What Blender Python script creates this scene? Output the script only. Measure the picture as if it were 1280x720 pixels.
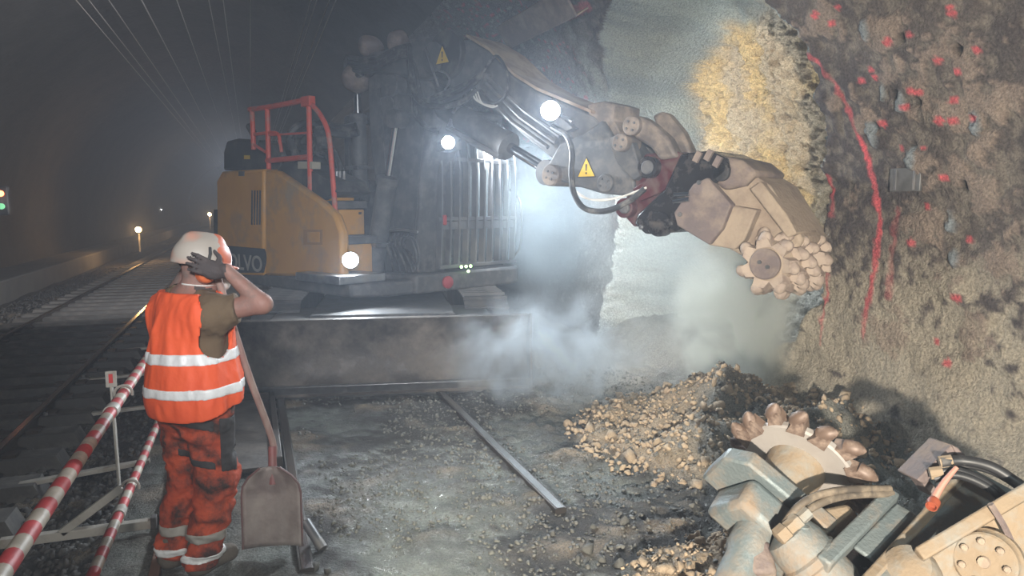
import bpy, bmesh, math, random
import numpy as np
from mathutils import Vector, Matrix, Euler

for o in list(bpy.data.objects):
    bpy.data.objects.remove(o)
scene = bpy.context.scene
COL = scene.collection
PI = math.pi
rng = np.random.default_rng(7)
random.seed(7)

# ------------------------------------------------------------------ camera
FPX = 900.0
VPX, VPY = 313.0, 258.0
CAM = Vector((0, 0, 1.85))
PITCH = math.atan((360 - VPY) / FPX)
YAW = math.atan((640 - VPX) * math.cos(PITCH) / FPX)
CR = Vector((math.cos(YAW), -math.sin(YAW), 0))
CW = Vector((math.sin(YAW) * math.cos(PITCH), math.cos(YAW) * math.cos(PITCH), -math.sin(PITCH)))
CU = CR.cross(CW)
cam_data = bpy.data.cameras.new('camera')
cam_data.sensor_width = 36
cam_data.lens = FPX / 1280 * 36
cam_data.clip_end = 300
cam = bpy.data.objects.new('camera', cam_data)
cam.location = CAM
cam.rotation_euler = (PI / 2 - PITCH, 0, -YAW)
COL.objects.link(cam)
scene.camera = cam

# ------------------------------------------------------------------ world, haze, exposure
HAZE = 0.0105
world = bpy.data.worlds.new('tunnel_air')
scene.world = world
world.use_nodes = True
wn = world.node_tree
wn.nodes.clear()
wo = wn.nodes.new('ShaderNodeOutputWorld')
wb = wn.nodes.new('ShaderNodeBackground')
wb.inputs[0].default_value = (0.25, 0.3, 0.36, 1)
wb.inputs[1].default_value = 0.02
wv = wn.nodes.new('ShaderNodeVolumePrincipled')
wv.inputs['Color'].default_value = (0.70, 0.80, 0.97, 1)
wv.inputs['Density'].default_value = HAZE
wv.inputs['Anisotropy'].default_value = 0.35
wn.links.new(wb.outputs[0], wo.inputs['Surface'])
wn.links.new(wv.outputs[0], wo.inputs['Volume'])

scene.view_settings.view_transform = 'Standard'
scene.view_settings.look = 'None'
scene.view_settings.gamma = 1
scene.view_settings.exposure = 0.32
scene.view_settings.use_curve_mapping = False
cy = scene.cycles
cy.use_denoising = True
cy.max_bounces = 6
cy.diffuse_bounces = 3
cy.glossy_bounces = 3
cy.volume_bounces = 2
cy.transmission_bounces = 4
cy.transparent_max_bounces = 8
cy.volume_step_rate = 2.0
cy.volume_max_steps = 256
cy.sample_clamp_indirect = 6
cy.sample_clamp_direct = 0
cy.caustics_reflective = False
cy.caustics_refractive = False


def aim(loc, tgt):
    return (Vector(tgt) - Vector(loc)).to_track_quat('-Z', 'Y').to_euler()


def spot(name, loc, tgt, power, color, angle=70, blend=0.5, radius=0.06, parent=None):
    l = bpy.data.lights.new(name, 'SPOT')
    l.energy = power
    l.color = color
    l.spot_size = math.radians(angle)
    l.spot_blend = blend
    l.shadow_soft_size = radius
    o = bpy.data.objects.new(name, l)
    o.location = loc
    o.rotation_euler = aim(loc, tgt)
    COL.objects.link(o)
    if parent:
        o.parent = parent
    return o


def point(name, loc, power, color, radius=0.05, parent=None):
    l = bpy.data.lights.new(name, 'POINT')
    l.energy = power
    l.color = color
    l.shadow_soft_size = radius
    o = bpy.data.objects.new(name, l)
    o.location = loc
    COL.objects.link(o)
    if parent:
        o.parent = parent
    return o


# key flood inferred behind the camera; the other spots are added fill lights
spot('flood_key', (-2.2, -3.7, 1.85), (4.3, 4.1, 0.75), 5600, (1.0, 0.91, 0.77), 46, 0.65, 0.10)
spot('fill_track', (-0.6, -2.6, 3.1), (-0.45, 4.0, 0.9), 480, (1.0, 0.95, 0.88), 46, 0.9, 0.25)
spot('fill_high', (-0.4, -3.0, 3.4), (1.4, 9.0, 2.3), 1450, (0.94, 0.96, 1.0), 42, 0.75, 0.3)
spot('fill_floor', (1.2, -2.6, 3.6), (1.7, 5.6, 0.0), 380, (0.84, 0.96, 0.94), 52, 0.9, 0.2)
spot('floor_pool_spot', (0.35, -0.35, 1.55), (0.93, 4.05, 0.0), 650, (1.0, 0.97, 0.72), 17, 1.0, 0.03)  # added spot that makes the yellowish pool of light on the floor

# ------------------------------------------------------------------ helpers


def ray(px, py):
    return CW + CR * ((px - 640) / FPX) + CU * ((360 - py) / FPX)


def at(px, py, depth):
    return CAM + ray(px, py) * depth


def on_y(px, py, y):
    d = ray(px, py)
    return CAM + d * (y / d.y)


def on_ground(px, py, z=0.0):
    d = ray(px, py)
    return CAM + d * ((z - CAM.z) / d.z)


def tag(o, label=None, cat=None, group=None, kind=None):
    if label: o['label'] = label
    if cat: o['category'] = cat
    if group: o['group'] = group
    if kind: o['kind'] = kind
    return o


def empty(name, loc=(0, 0, 0), rz=0.0):
    o = bpy.data.objects.new(name, None)
    o.location = loc
    o.rotation_euler = (0, 0, rz)
    o.empty_display_size = 0.2
    COL.objects.link(o)
    return o


def frame_from(axis):
    a = Vector(axis).normalized()
    h = Vector((0, 0, 1)) if abs(a.z) < 0.9 else Vector((1, 0, 0))
    u = h.cross(a).normalized()
    return u, a.cross(u), a


class MB:
    def __init__(s):
        s.v = []
        s.f = []

    def add(s, vs, fs):
        n = len(s.v)
        s.v += [tuple(p) for p in vs]
        s.f += [tuple(i + n for i in f) for f in fs]
        return s

    def box(s, c, d, rot=None, taper=1.0):
        c = Vector(c)
        R = rot if isinstance(rot, Matrix) else (Euler(rot).to_matrix() if rot else None)
        vs = []
        for z in (-1, 1):
            k = taper if z > 0 else 1.0
            for x, y in ((-1, -1), (1, -1), (1, 1), (-1, 1)):
                p = Vector((x * d[0] / 2 * k, y * d[1] / 2 * k, z * d[2] / 2))
                if R: p = R @ p
                vs.append(c + p)
        return s.add(vs, [(3, 2, 1, 0), (4, 5, 6, 7), (0, 1, 5, 4), (1, 2, 6, 5), (2, 3, 7, 6), (3, 0, 4, 7)])

    def bar(s, a, b, w, h, up=(0, 0, 1)):
        a, b = Vector(a), Vector(b)
        d = (b - a)
        t = d.normalized()
        u = Vector(up).cross(t)
        if u.length < 1e-4: u = Vector((1, 0, 0)).cross(t)
        u.normalize()
        n = t.cross(u)
        R = Matrix((t, u, n)).transposed()
        return s.box((a + b) / 2, (d.length, w, h), R)

    def prism(s, poly, fn, t0, t1):
        n = len(poly)
        vs = [fn(p[0], p[1], t0) for p in poly] + [fn(p[0], p[1], t1) for p in poly]
        fs = [tuple(range(n))[::-1], tuple(range(n, 2 * n))]
        fs += [(i, (i + 1) % n, (i + 1) % n + n, i + n) for i in range(n)]
        return s.add(vs, fs)

    def loft(s, A, B):
        n = len(A)
        return s.add(list(A) + list(B), [tuple(range(n))[::-1], tuple(range(n, 2 * n))] + [(i, (i + 1) % n, (i + 1) % n + n, i + n) for i in range(n)])

    def tube(s, pts, r, n=8, caps=True, smooth_pts=0):
        pts = [Vector(p) for p in pts]
        if smooth_pts: pts = catmull(pts, smooth_pts)
        m = len(pts)
        rs = r if isinstance(r, (list, tuple)) else [r] * m
        if len(rs) != m: rs = [rs[0] + (rs[-1] - rs[0]) * i / (m - 1) for i in range(m)]
        vs = []
        u = None
        for i, p in enumerate(pts):
            t = (pts[min(i + 1, m - 1)] - pts[max(i - 1, 0)]).normalized()
            if u is None:
                u = frame_from(t)[0]
            u = (u - t * u.dot(t))
            u.normalize()
            w = t.cross(u)
            for k in range(n):
                a = 2 * PI * k / n
                vs.append(p + (u * math.cos(a) + w * math.sin(a)) * rs[i])
        fs = []
        for i in range(m - 1):
            for k in range(n):
                fs.append((i * n + k, i * n + (k + 1) % n, (i + 1) * n + (k + 1) % n, (i + 1) * n + k))
        if caps:
            fs.append(tuple(range(n))[::-1])
            fs.append(tuple((m - 1) * n + k for k in range(n)))
        return s.add(vs, fs)

    def lathe(s, prof, org=(0, 0, 0), axis=(0, 0, 1), n=20, closed=True):
        u, w, a = frame_from(axis)
        org = Vector(org)
        vs = []
        for r, h in prof:
            for k in range(n):
                t = 2 * PI * k / n
                vs.append(org + a * h + (u * math.cos(t) + w * math.sin(t)) * max(r, 1e-4))
        fs = []
        m = len(prof)
        for i in range(m - 1):
            for k in range(n):
                fs.append((i * n + k, i * n + (k + 1) % n, (i + 1) * n + (k + 1) % n, (i + 1) * n + k))
        if closed:
            fs.append(tuple(range(n))[::-1])
            fs.append(tuple((m - 1) * n + k for k in range(n)))
        return s.add(vs, fs)

    def cyl(s, a, b, r, n=16, r2=None):
        a, b = Vector(a), Vector(b)
        return s.lathe([(r, 0), (r if r2 is None else r2, (b - a).length)], a, b - a, n)

    def mesh(s, name, mat=None, smooth=True, ang=38):
        me = bpy.data.meshes.new(name)
        me.from_pydata(s.v, [], s.f)
        bm = bmesh.new()
        bm.from_mesh(me)
        bmesh.ops.recalc_face_normals(bm, faces=bm.faces)
        bm.to_mesh(me)
        bm.free()
        me.update()
        if smooth:
            me.polygons.foreach_set('use_smooth', [True] * len(me.polygons))
            me.set_sharp_from_angle(angle=math.radians(ang))
        if mat: me.materials.append(mat)
        return me

    def build(s, name, mat=None, parent=None, bevel=0.0, smooth=True, ang=38, seg=2):
        return link(name, s.mesh(name, mat, smooth, ang), parent, bevel, seg)


def link(name, me, parent=None, bevel=0.0, seg=2):
    o = bpy.data.objects.new(name, me)
    COL.objects.link(o)
    if parent: o.parent = parent
    if bevel:
        b = o.modifiers.new('bevel', 'BEVEL')
        b.width = bevel
        b.segments = seg
        b.limit_method = 'ANGLE'
        b.angle_limit = math.radians(40)
        b.harden_normals = False
    return o


def catmull(pts, k):
    P = [pts[0] * 2 - pts[1]] + list(pts) + [pts[-1] * 2 - pts[-2]]
    out = []
    for i in range(1, len(P) - 2):
        for j in range(k):
            t = j / k
            p0, p1, p2, p3 = P[i - 1], P[i], P[i + 1], P[i + 2]
            out.append(0.5 * ((2 * p1) + (p2 - p0) * t + (2 * p0 - 5 * p1 + 4 * p2 - p3) * t * t + (3 * p1 - p0 - 3 * p2 + p3) * t ** 3))
    out.append(P[-2])
    return out


def np_mesh(name, V, Fq, mat=None, smooth=True, ang=None):
    me = bpy.data.meshes.new(name)
    V = np.asarray(V, dtype=np.float32)
    Fq = np.asarray(Fq, dtype=np.int32)
    k = Fq.shape[1]
    me.vertices.add(len(V))
    me.vertices.foreach_set('co', V.ravel())
    me.loops.add(Fq.size)
    me.loops.foreach_set('vertex_index', Fq.ravel())
    me.polygons.add(len(Fq))
    me.polygons.foreach_set('loop_start', np.arange(0, Fq.size, k, dtype=np.int32))
    if smooth: me.polygons.foreach_set('use_smooth', np.ones(len(Fq), dtype=bool))
    me.update(calc_edges=True)
    me.validate()
    if ang: me.set_sharp_from_angle(angle=math.radians(ang))
    if mat: me.materials.append(mat)
    return me


def set_col(me, name, C):
    a = me.attributes.new(name, 'FLOAT_COLOR', 'POINT')
    C = np.asarray(C, dtype=np.float32)
    if C.shape[1] == 3: C = np.concatenate([C, np.ones((len(C), 1), np.float32)], 1)
    a.data.foreach_set('color', C.ravel())


def set_val(me, name, A):
    a = me.attributes.new(name, 'FLOAT', 'POINT')
    a.data.foreach_set('value', np.asarray(A, dtype=np.float32).ravel())


# ---- numpy noise
def _hash(ix, iy, iz, seed):
    h = (ix.astype(np.int64) * 374761393 + iy.astype(np.int64) * 668265263 + iz.astype(np.int64) * 2147483647 + seed * 974711) & 0xFFFFFFFF
    h = ((h ^ (h >> 13)) * 1274126177) & 0xFFFFFFFF
    h = ((h ^ (h >> 16)) * 2246822519) & 0xFFFFFFFF
    return ((h ^ (h >> 15)) & 0xFFFFFF) / float(0xFFFFFF)


def vnoise(x, y, z=None, seed=0):
    x = np.asarray(x, float)
    y = np.asarray(y, float)
    z = np.zeros_like(x) if z is None else np.asarray(z, float)
    ix, iy, iz = np.floor(x), np.floor(y), np.floor(z)
    fx, fy, fz = x - ix, y - iy, z - iz
    fx, fy, fz = [t * t * t * (t * (t * 6 - 15) + 10) for t in (fx, fy, fz)]
    r = 0
    for dx in (0, 1):
        for dy in (0, 1):
            for dz in (0, 1):
                w = (fx if dx else 1 - fx) * (fy if dy else 1 - fy) * (fz if dz else 1 - fz)
                r = r + w * _hash(ix + dx, iy + dy, iz + dz, seed)
    return r * 2 - 1


def fbm(x, y, z=None, seed=0, oct=4, gain=0.5):
    r, a, f = 0, 1.0, 1.0
    for i in range(oct):
        r = r + a * vnoise(np.asarray(x) * f, np.asarray(y) * f, None if z is None else np.asarray(z) * f, seed + i)
        a *= gain
        f *= 2.03
    return r


def sstep(a, b, x):
    t = np.clip((x - a) / (b - a), 0, 1)
    return t * t * (3 - 2 * t)


def seg_dist(px, py, ax, ay, bx, by):
    dx, dy = bx - ax, by - ay
    t = np.clip(((px - ax) * dx + (py - ay) * dy) / (dx * dx + dy * dy + 1e-12), 0, 1)
    return np.hypot(px - ax - t * dx, py - ay - t * dy)


def poly_sd(px, py, P):
    d = np.full(px.shape, 1e9)
    ins = np.zeros(px.shape, bool)
    n = len(P)
    for i in range(n):
        ax, ay = P[i]
        bx, by = P[(i + 1) % n]
        d = np.minimum(d, seg_dist(px, py, ax, ay, bx, by))
        c = ((ay > py) != (by > py)) & (px < (bx - ax) * (py - ay) / (by - ay + 1e-12) + ax)
        ins ^= c
    return np.where(ins, d, -d)


# ---- implicit surfaces (naive surface nets)
def surface_nets(f, lo, hi, h):
    lo = np.array(lo, float)
    hi = np.array(hi, float)
    n = np.ceil((hi - lo) / h).astype(int) + 1
    g = [lo[i] + np.arange(n[i]) * h for i in range(3)]
    X, Y, Z = np.meshgrid(*g, indexing='ij')
    D = f(X, Y, Z)
    c = [(i, j, k) for i in (0, 1) for j in (0, 1) for k in (0, 1)]
    sl = lambda A, o: A[o[0]:A.shape[0] - 1 + o[0], o[1]:A.shape[1] - 1 + o[1], o[2]:A.shape[2] - 1 + o[2]]
    S = D < 0
    cnt = sum(sl(S, o).astype(np.int8) for o in c)
    act = (cnt > 0) & (cnt < 8)
    idx = -np.ones(act.shape, dtype=np.int64)
    cells = np.argwhere(act)
    idx[act] = np.arange(len(cells))
    P = np.zeros((len(cells), 3))
    W = np.zeros(len(cells))
    val = {o: sl(D, o)[act] for o in c}
    for a in c:
        for ax in range(3):
            if a[ax] == 0:
                b = list(a)
                b[ax] = 1
                b = tuple(b)
                va, vb = val[a], val[b]
                cr = (va < 0) != (vb < 0)
                t = np.where(cr, va / (va - vb + 1e-20), 0)
                q = np.tile(np.array(a, float), (len(cells), 1))
                q[:, ax] += t
                P += q * cr[:, None]
                W += cr
    V = lo + (cells + P / W[:, None]) * h
    quads = []
    for ax in range(3):
        o1, o2 = [(1, 2), (2, 0), (0, 1)][ax]
        A = [slice(None)] * 3
        B = [slice(None)] * 3
        A[ax] = slice(0, -1)
        B[ax] = slice(1, None)
        s0, s1 = S[tuple(A)], S[tuple(B)]
        e = np.argwhere(s0 != s1)
        e = e[(e[:, o1] > 0) & (e[:, o2] > 0) & (e[:, o1] < n[o1] - 1) & (e[:, o2] < n[o2] - 1)]
        if not len(e): continue
        sg = s0[tuple(e.T)]
        d1 = np.zeros(3, int)
        d1[o1] = 1
        d2 = np.zeros(3, int)
        d2[o2] = 1
        q = np.stack([idx[tuple((e - d1 - d2).T)], idx[tuple((e - d2).T)], idx[tuple(e.T)], idx[tuple((e - d1).T)]], 1)
        q[~sg] = q[~sg][:, ::-1]
        quads.append(q)
    return V, np.concatenate(quads)


def sd_caps(X, Y, Z, a, b, ra, rb=None):
    rb = ra if rb is None else rb
    d = [b[i] - a[i] for i in range(3)]
    t = np.clip(((X - a[0]) * d[0] + (Y - a[1]) * d[1] + (Z - a[2]) * d[2]) / (sum(q * q for q in d) + 1e-12), 0, 1)
    return np.sqrt((X - a[0] - t * d[0]) ** 2 + (Y - a[1] - t * d[1]) ** 2 + (Z - a[2] - t * d[2]) ** 2) - (ra + (rb - ra) * t)


def sd_ell(X, Y, Z, c, axes, r):
    k = 0
    for ax, q in zip(axes, r):
        k = k + (((X - c[0]) * ax[0] + (Y - c[1]) * ax[1] + (Z - c[2]) * ax[2]) / q) ** 2
    k = np.sqrt(k)
    return (k - 1) * min(r)


def smin(a, b, k):
    h = np.clip(0.5 + 0.5 * (b - a) / k, 0, 1)
    return b + (a - b) * h - k * h * (1 - h)


# ------------------------------------------------------------------ materials
MATS = {}


def mat(name, c1, c2=None, scale=6.0, rough=0.7, metal=0.0, bump=0.0, bscale=30.0, dust=None, dust_amt=0.0, dust_scale=3.0, contrast=0.5, rough2=None, emit=None, estr=0.0, detail=5.0, stretch=None, bdist=0.02):
    if name in MATS: return MATS[name]
    m = bpy.data.materials.new(name)
    m.use_nodes = True
    nt = m.node_tree
    N, L = nt.nodes, nt.links
    b = N['Principled BSDF']
    tc = N.new('ShaderNodeTexCoord')
    src = tc.outputs['Object']
    if stretch:
        mp = N.new('ShaderNodeMapping')
        mp.inputs['Scale'].default_value = stretch
        L.new(src, mp.inputs[0])
        src = mp.outputs[0]
    c2 = c2 or c1
    n1 = N.new('ShaderNodeTexNoise')
    n1.inputs['Scale'].default_value = scale
    n1.inputs['Detail'].default_value = detail
    L.new(src, n1.inputs['Vector'])
    mr = N.new('ShaderNodeMapRange')
    mr.inputs[1].default_value = 0.5 - 0.5 * contrast
    mr.inputs[2].default_value = 0.5 + 0.5 * contrast
    L.new(n1.outputs[0], mr.inputs[0])
    mx = N.new('ShaderNodeMix')
    mx.data_type = 'RGBA'
    mx.inputs[6].default_value = (*c1, 1)
    mx.inputs[7].default_value = (*c2, 1)
    L.new(mr.outputs[0], mx.inputs[0])
    col = mx.outputs[2]
    if dust:
        n2 = N.new('ShaderNodeTexNoise')
        n2.inputs['Scale'].default_value = dust_scale
        n2.inputs['Detail'].default_value = 7
        n2.inputs['Roughness'].default_value = 0.65
        L.new(tc.outputs['Object'], n2.inputs['Vector'])
        r2 = N.new('ShaderNodeMapRange')
        r2.inputs[1].default_value = 0.62 - 0.5 * dust_amt
        r2.inputs[2].default_value = 0.80 - 0.5 * dust_amt
        L.new(n2.outputs[0], r2.inputs[0])
        m2 = N.new('ShaderNodeMix')
        m2.data_type = 'RGBA'
        L.new(r2.outputs[0], m2.inputs[0])
        L.new(col, m2.inputs[6])
        m2.inputs[7].default_value = (*dust, 1)
        col = m2.outputs[2]
        rr = N.new('ShaderNodeMapRange')
        rr.inputs[3].default_value = rough
        rr.inputs[4].default_value = 0.92
        L.new(r2.outputs[0], rr.inputs[0])
        L.new(rr.outputs[0], b.inputs['Roughness'])
        if metal:
            mm = N.new('ShaderNodeMapRange')
            mm.inputs[3].default_value = metal
            mm.inputs[4].default_value = 0
            L.new(r2.outputs[0], mm.inputs[0])
            L.new(mm.outputs[0], b.inputs['Metallic'])
    else:
        b.inputs['Roughness'].default_value = rough
        b.inputs['Metallic'].default_value = metal
        if rough2 is not None:
            rr = N.new('ShaderNodeMapRange')
            rr.inputs[3].default_value = rough
            rr.inputs[4].default_value = rough2
            L.new(mr.outputs[0], rr.inputs[0])
            L.new(rr.outputs[0], b.inputs['Roughness'])
    L.new(col, b.inputs['Base Color'])
    if bump:
        n3 = N.new('ShaderNodeTexNoise')
        n3.inputs['Scale'].default_value = bscale
        n3.inputs['Detail'].default_value = 6
        L.new(src, n3.inputs['Vector'])
        bp = N.new('ShaderNodeBump')
        bp.inputs['Strength'].default_value = bump
        bp.inputs['Distance'].default_value = bdist
        L.new(n3.outputs[0], bp.inputs['Height'])
        L.new(bp.outputs[0], b.inputs['Normal'])
    if emit:
        b.inputs['Emission Color'].default_value = (*emit, 1)
        b.inputs['Emission Strength'].default_value = estr
    MATS[name] = m
    return m


def attr_mat(name, fine_scale=60, fine_amt=0.35, bump=0.6, bscale=45, bdist=0.03, rough=0.9, wet=None, spec=0.3):
    m = bpy.data.materials.new(name)
    m.use_nodes = True
    N, L = m.node_tree.nodes, m.node_tree.links
    b = N['Principled BSDF']
    tc = N.new('ShaderNodeTexCoord')
    a = N.new('ShaderNodeAttribute')
    a.attribute_name = 'Col'
    n1 = N.new('ShaderNodeTexNoise')
    n1.inputs['Scale'].default_value = fine_scale
    n1.inputs['Detail'].default_value = 6
    n1.inputs['Roughness'].default_value = 0.7
    L.new(tc.outputs['Object'], n1.inputs['Vector'])
    mr = N.new('ShaderNodeMapRange')
    mr.inputs[1].default_value = 0.3
    mr.inputs[2].default_value = 0.7
    mr.inputs[3].default_value = 1 - fine_amt
    mr.inputs[4].default_value = 1 + fine_amt
    L.new(n1.outputs[0], mr.inputs[0])
    mu = N.new('ShaderNodeVectorMath')
    mu.operation = 'SCALE'
    L.new(a.outputs['Color'], mu.inputs[0])
    L.new(mr.outputs[0], mu.inputs['Scale'])
    L.new(mu.outputs[0], b.inputs['Base Color'])
    n3 = N.new('ShaderNodeTexNoise')
    n3.inputs['Scale'].default_value = bscale
    n3.inputs['Detail'].default_value = 8
    n3.inputs['Roughness'].default_value = 0.65
    L.new(tc.outputs['Object'], n3.inputs['Vector'])
    bp = N.new('ShaderNodeBump')
    bp.inputs['Strength'].default_value = bump
    bp.inputs['Distance'].default_value = bdist
    L.new(n3.outputs[0], bp.inputs['Height'])
    L.new(bp.outputs[0], b.inputs['Normal'])
    b.inputs['Roughness'].default_value = rough
    b.inputs['Specular IOR Level'].default_value = spec
    if wet:
        w = N.new('ShaderNodeAttribute')
        w.attribute_name = wet
        r = N.new('ShaderNodeMapRange')
        r.inputs[3].default_value = rough
        r.inputs[4].default_value = 0.28
        L.new(w.outputs['Fac'], r.inputs[0])
        L.new(r.outputs[0], b.inputs['Roughness'])
    return m


DUST = (0.40, 0.35, 0.29)
M_yellow = mat('yellow_paint', (0.62, 0.30, 0.035), (0.50, 0.23, 0.03), 2.5, 0.42, dust=(0.36, 0.24, 0.12), dust_amt=0.26, dust_scale=2.0)
M_black = mat('black_plastic', (0.018, 0.018, 0.02), (0.03, 0.03, 0.032), 4, 0.5, dust=(0.12, 0.11, 0.10), dust_amt=0.3)
M_iron = mat('dirty_dark_iron', (0.060, 0.062, 0.067), (0.11, 0.11, 0.112), 4, 0.58, metal=0.15, dust=(0.14, 0.132, 0.128), dust_amt=0.30, dust_scale=8.0, bump=0.10, bscale=40)
M_boomtop = mat('rusty_worn_steel', (0.22, 0.13, 0.075), (0.16, 0.12, 0.10), 6, 0.65, dust=(0.36, 0.27, 0.18), dust_amt=0.45, bump=0.4, bscale=20)
M_hose = mat('black_rubber_hose', (0.02, 0.02, 0.022), (0.04, 0.04, 0.042), 12, 0.45, dust=(0.16, 0.15, 0.14), dust_amt=0.25, dust_scale=8)
M_chrome = mat('chrome_rod', (0.62, 0.62, 0.63), (0.5, 0.5, 0.5), 4, 0.18, metal=1.0)
M_steel = mat('bare_steel', (0.34, 0.34, 0.35), (0.22, 0.22, 0.23), 10, 0.35, metal=0.8, dust=(0.3, 0.27, 0.23), dust_amt=0.2)
M_red = mat('red_rail_paint', (0.72, 0.09, 0.045), (0.55, 0.06, 0.035), 8, 0.45, dust=(0.4, 0.22, 0.17), dust_amt=0.25, dust_scale=6)
M_darkred = mat('dark_red_paint', (0.085, 0.012, 0.015), (0.05, 0.009, 0.011), 6, 0.32, dust=(0.11, 0.075, 0.065), dust_amt=0.3, dust_scale=5)
M_blackgloss = mat('oily_black_steel', (0.018, 0.017, 0.018), (0.035, 0.03, 0.03), 8, 0.25, metal=0.3, dust=(0.09, 0.075, 0.065), dust_amt=0.18, dust_scale=9)
M_link = mat('grey_brown_cast_steel', (0.145, 0.12, 0.105), (0.10, 0.085, 0.08), 6, 0.6, metal=0.15, dust=(0.26, 0.21, 0.17), dust_amt=0.34, dust_scale=4)
M_tan = mat('dust_caked_steel', (0.31, 0.235, 0.18), (0.24, 0.185, 0.145), 5, 0.85, bump=0.5, bscale=28, dust=(0.38, 0.30, 0.225), dust_amt=0.5, dust_scale=3)
M_tan2 = mat('mud_brown_plate', (0.185, 0.14, 0.13), (0.14, 0.11, 0.105), 5, 0.7, bump=0.35, bscale=40, dust=(0.28, 0.22, 0.175), dust_amt=0.35, dust_scale=4)
M_bladem = mat('worn_blade_steel', (0.085, 0.072, 0.062), (0.05, 0.045, 0.043), 3, 0.5, metal=0.35, dust=(0.17, 0.145, 0.125), dust_amt=0.38, dust_scale=2.2, bump=0.3, bscale=12)
M_lens = mat('lit_lamp_lens', (1, 1, 1), emit=(0.92, 0.97, 1.0), estr=60)
M_glass = mat('dark_cab_glass', (0.02, 0.025, 0.03), rough=0.08)
M_signy = mat('sign_yellow', (0.75, 0.48, 0.03), (0.6, 0.4, 0.05), 20, 0.5)
M_signk = mat('sign_black', (0.012, 0.012, 0.012), rough=0.6)
M_white = mat('white_paint', (0.72, 0.70, 0.66), (0.55, 0.53, 0.5), 9, 0.6)
# ------------------------------------------------------------------ tunnel shell
XC, ZC, RT = -0.86, 1.30, 5.40


def wall_hit(px, py):
    d = ray(px, py)
    a = d.x ** 2 + d.z ** 2
    b = 2 * ((CAM.x - XC) * d.x + (CAM.z - ZC) * d.z)
    c = (CAM.x - XC) ** 2 + (CAM.z - ZC) ** 2 - RT ** 2
    t = (-b + math.sqrt(b * b - 4 * a * c)) / (2 * a)
    p = CAM + d * t
    return p.y, RT * math.atan2(p.z - ZC, p.x - XC)


def arc(a0, a1, da, y, rad=None):
    return None


def grid_faces(nu, nv):
    i = np.arange(nu - 1)[:, None] * nv + np.arange(nv - 1)[None, :]
    i = i.ravel()
    return np.stack([i, i + 1, i + nv + 1, i + nv], 1)


def lerp3(c, d, t):
    return c + (np.asarray(d, float) - c) * t[:, None]


M_wall = attr_mat('shotcrete_and_rock', 55, 0.45, 1.0, 32, 0.065, 0.88)
M_shell = mat('sooty_tunnel_lining', (0.040, 0.040, 0.042), (0.070, 0.068, 0.066), 1.2, 0.9, bump=0.5, bscale=6, bdist=0.06)

NICHE_PX = [(1033, 300), (1024, 375), (1000, 410), (962, 448), (915, 505), (885, 560), (850, 640), (700, 640), (738, 450), (755, 380), (768, 300), (772, 200), (752, 120), (752, 50), (775, -40), (850, -85), (920, -45), (968, 2), (1002, 40), (1020, 100), (1032, 200)]
NICHE = [wall_hit(*p) for p in NICHE_PX]


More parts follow.
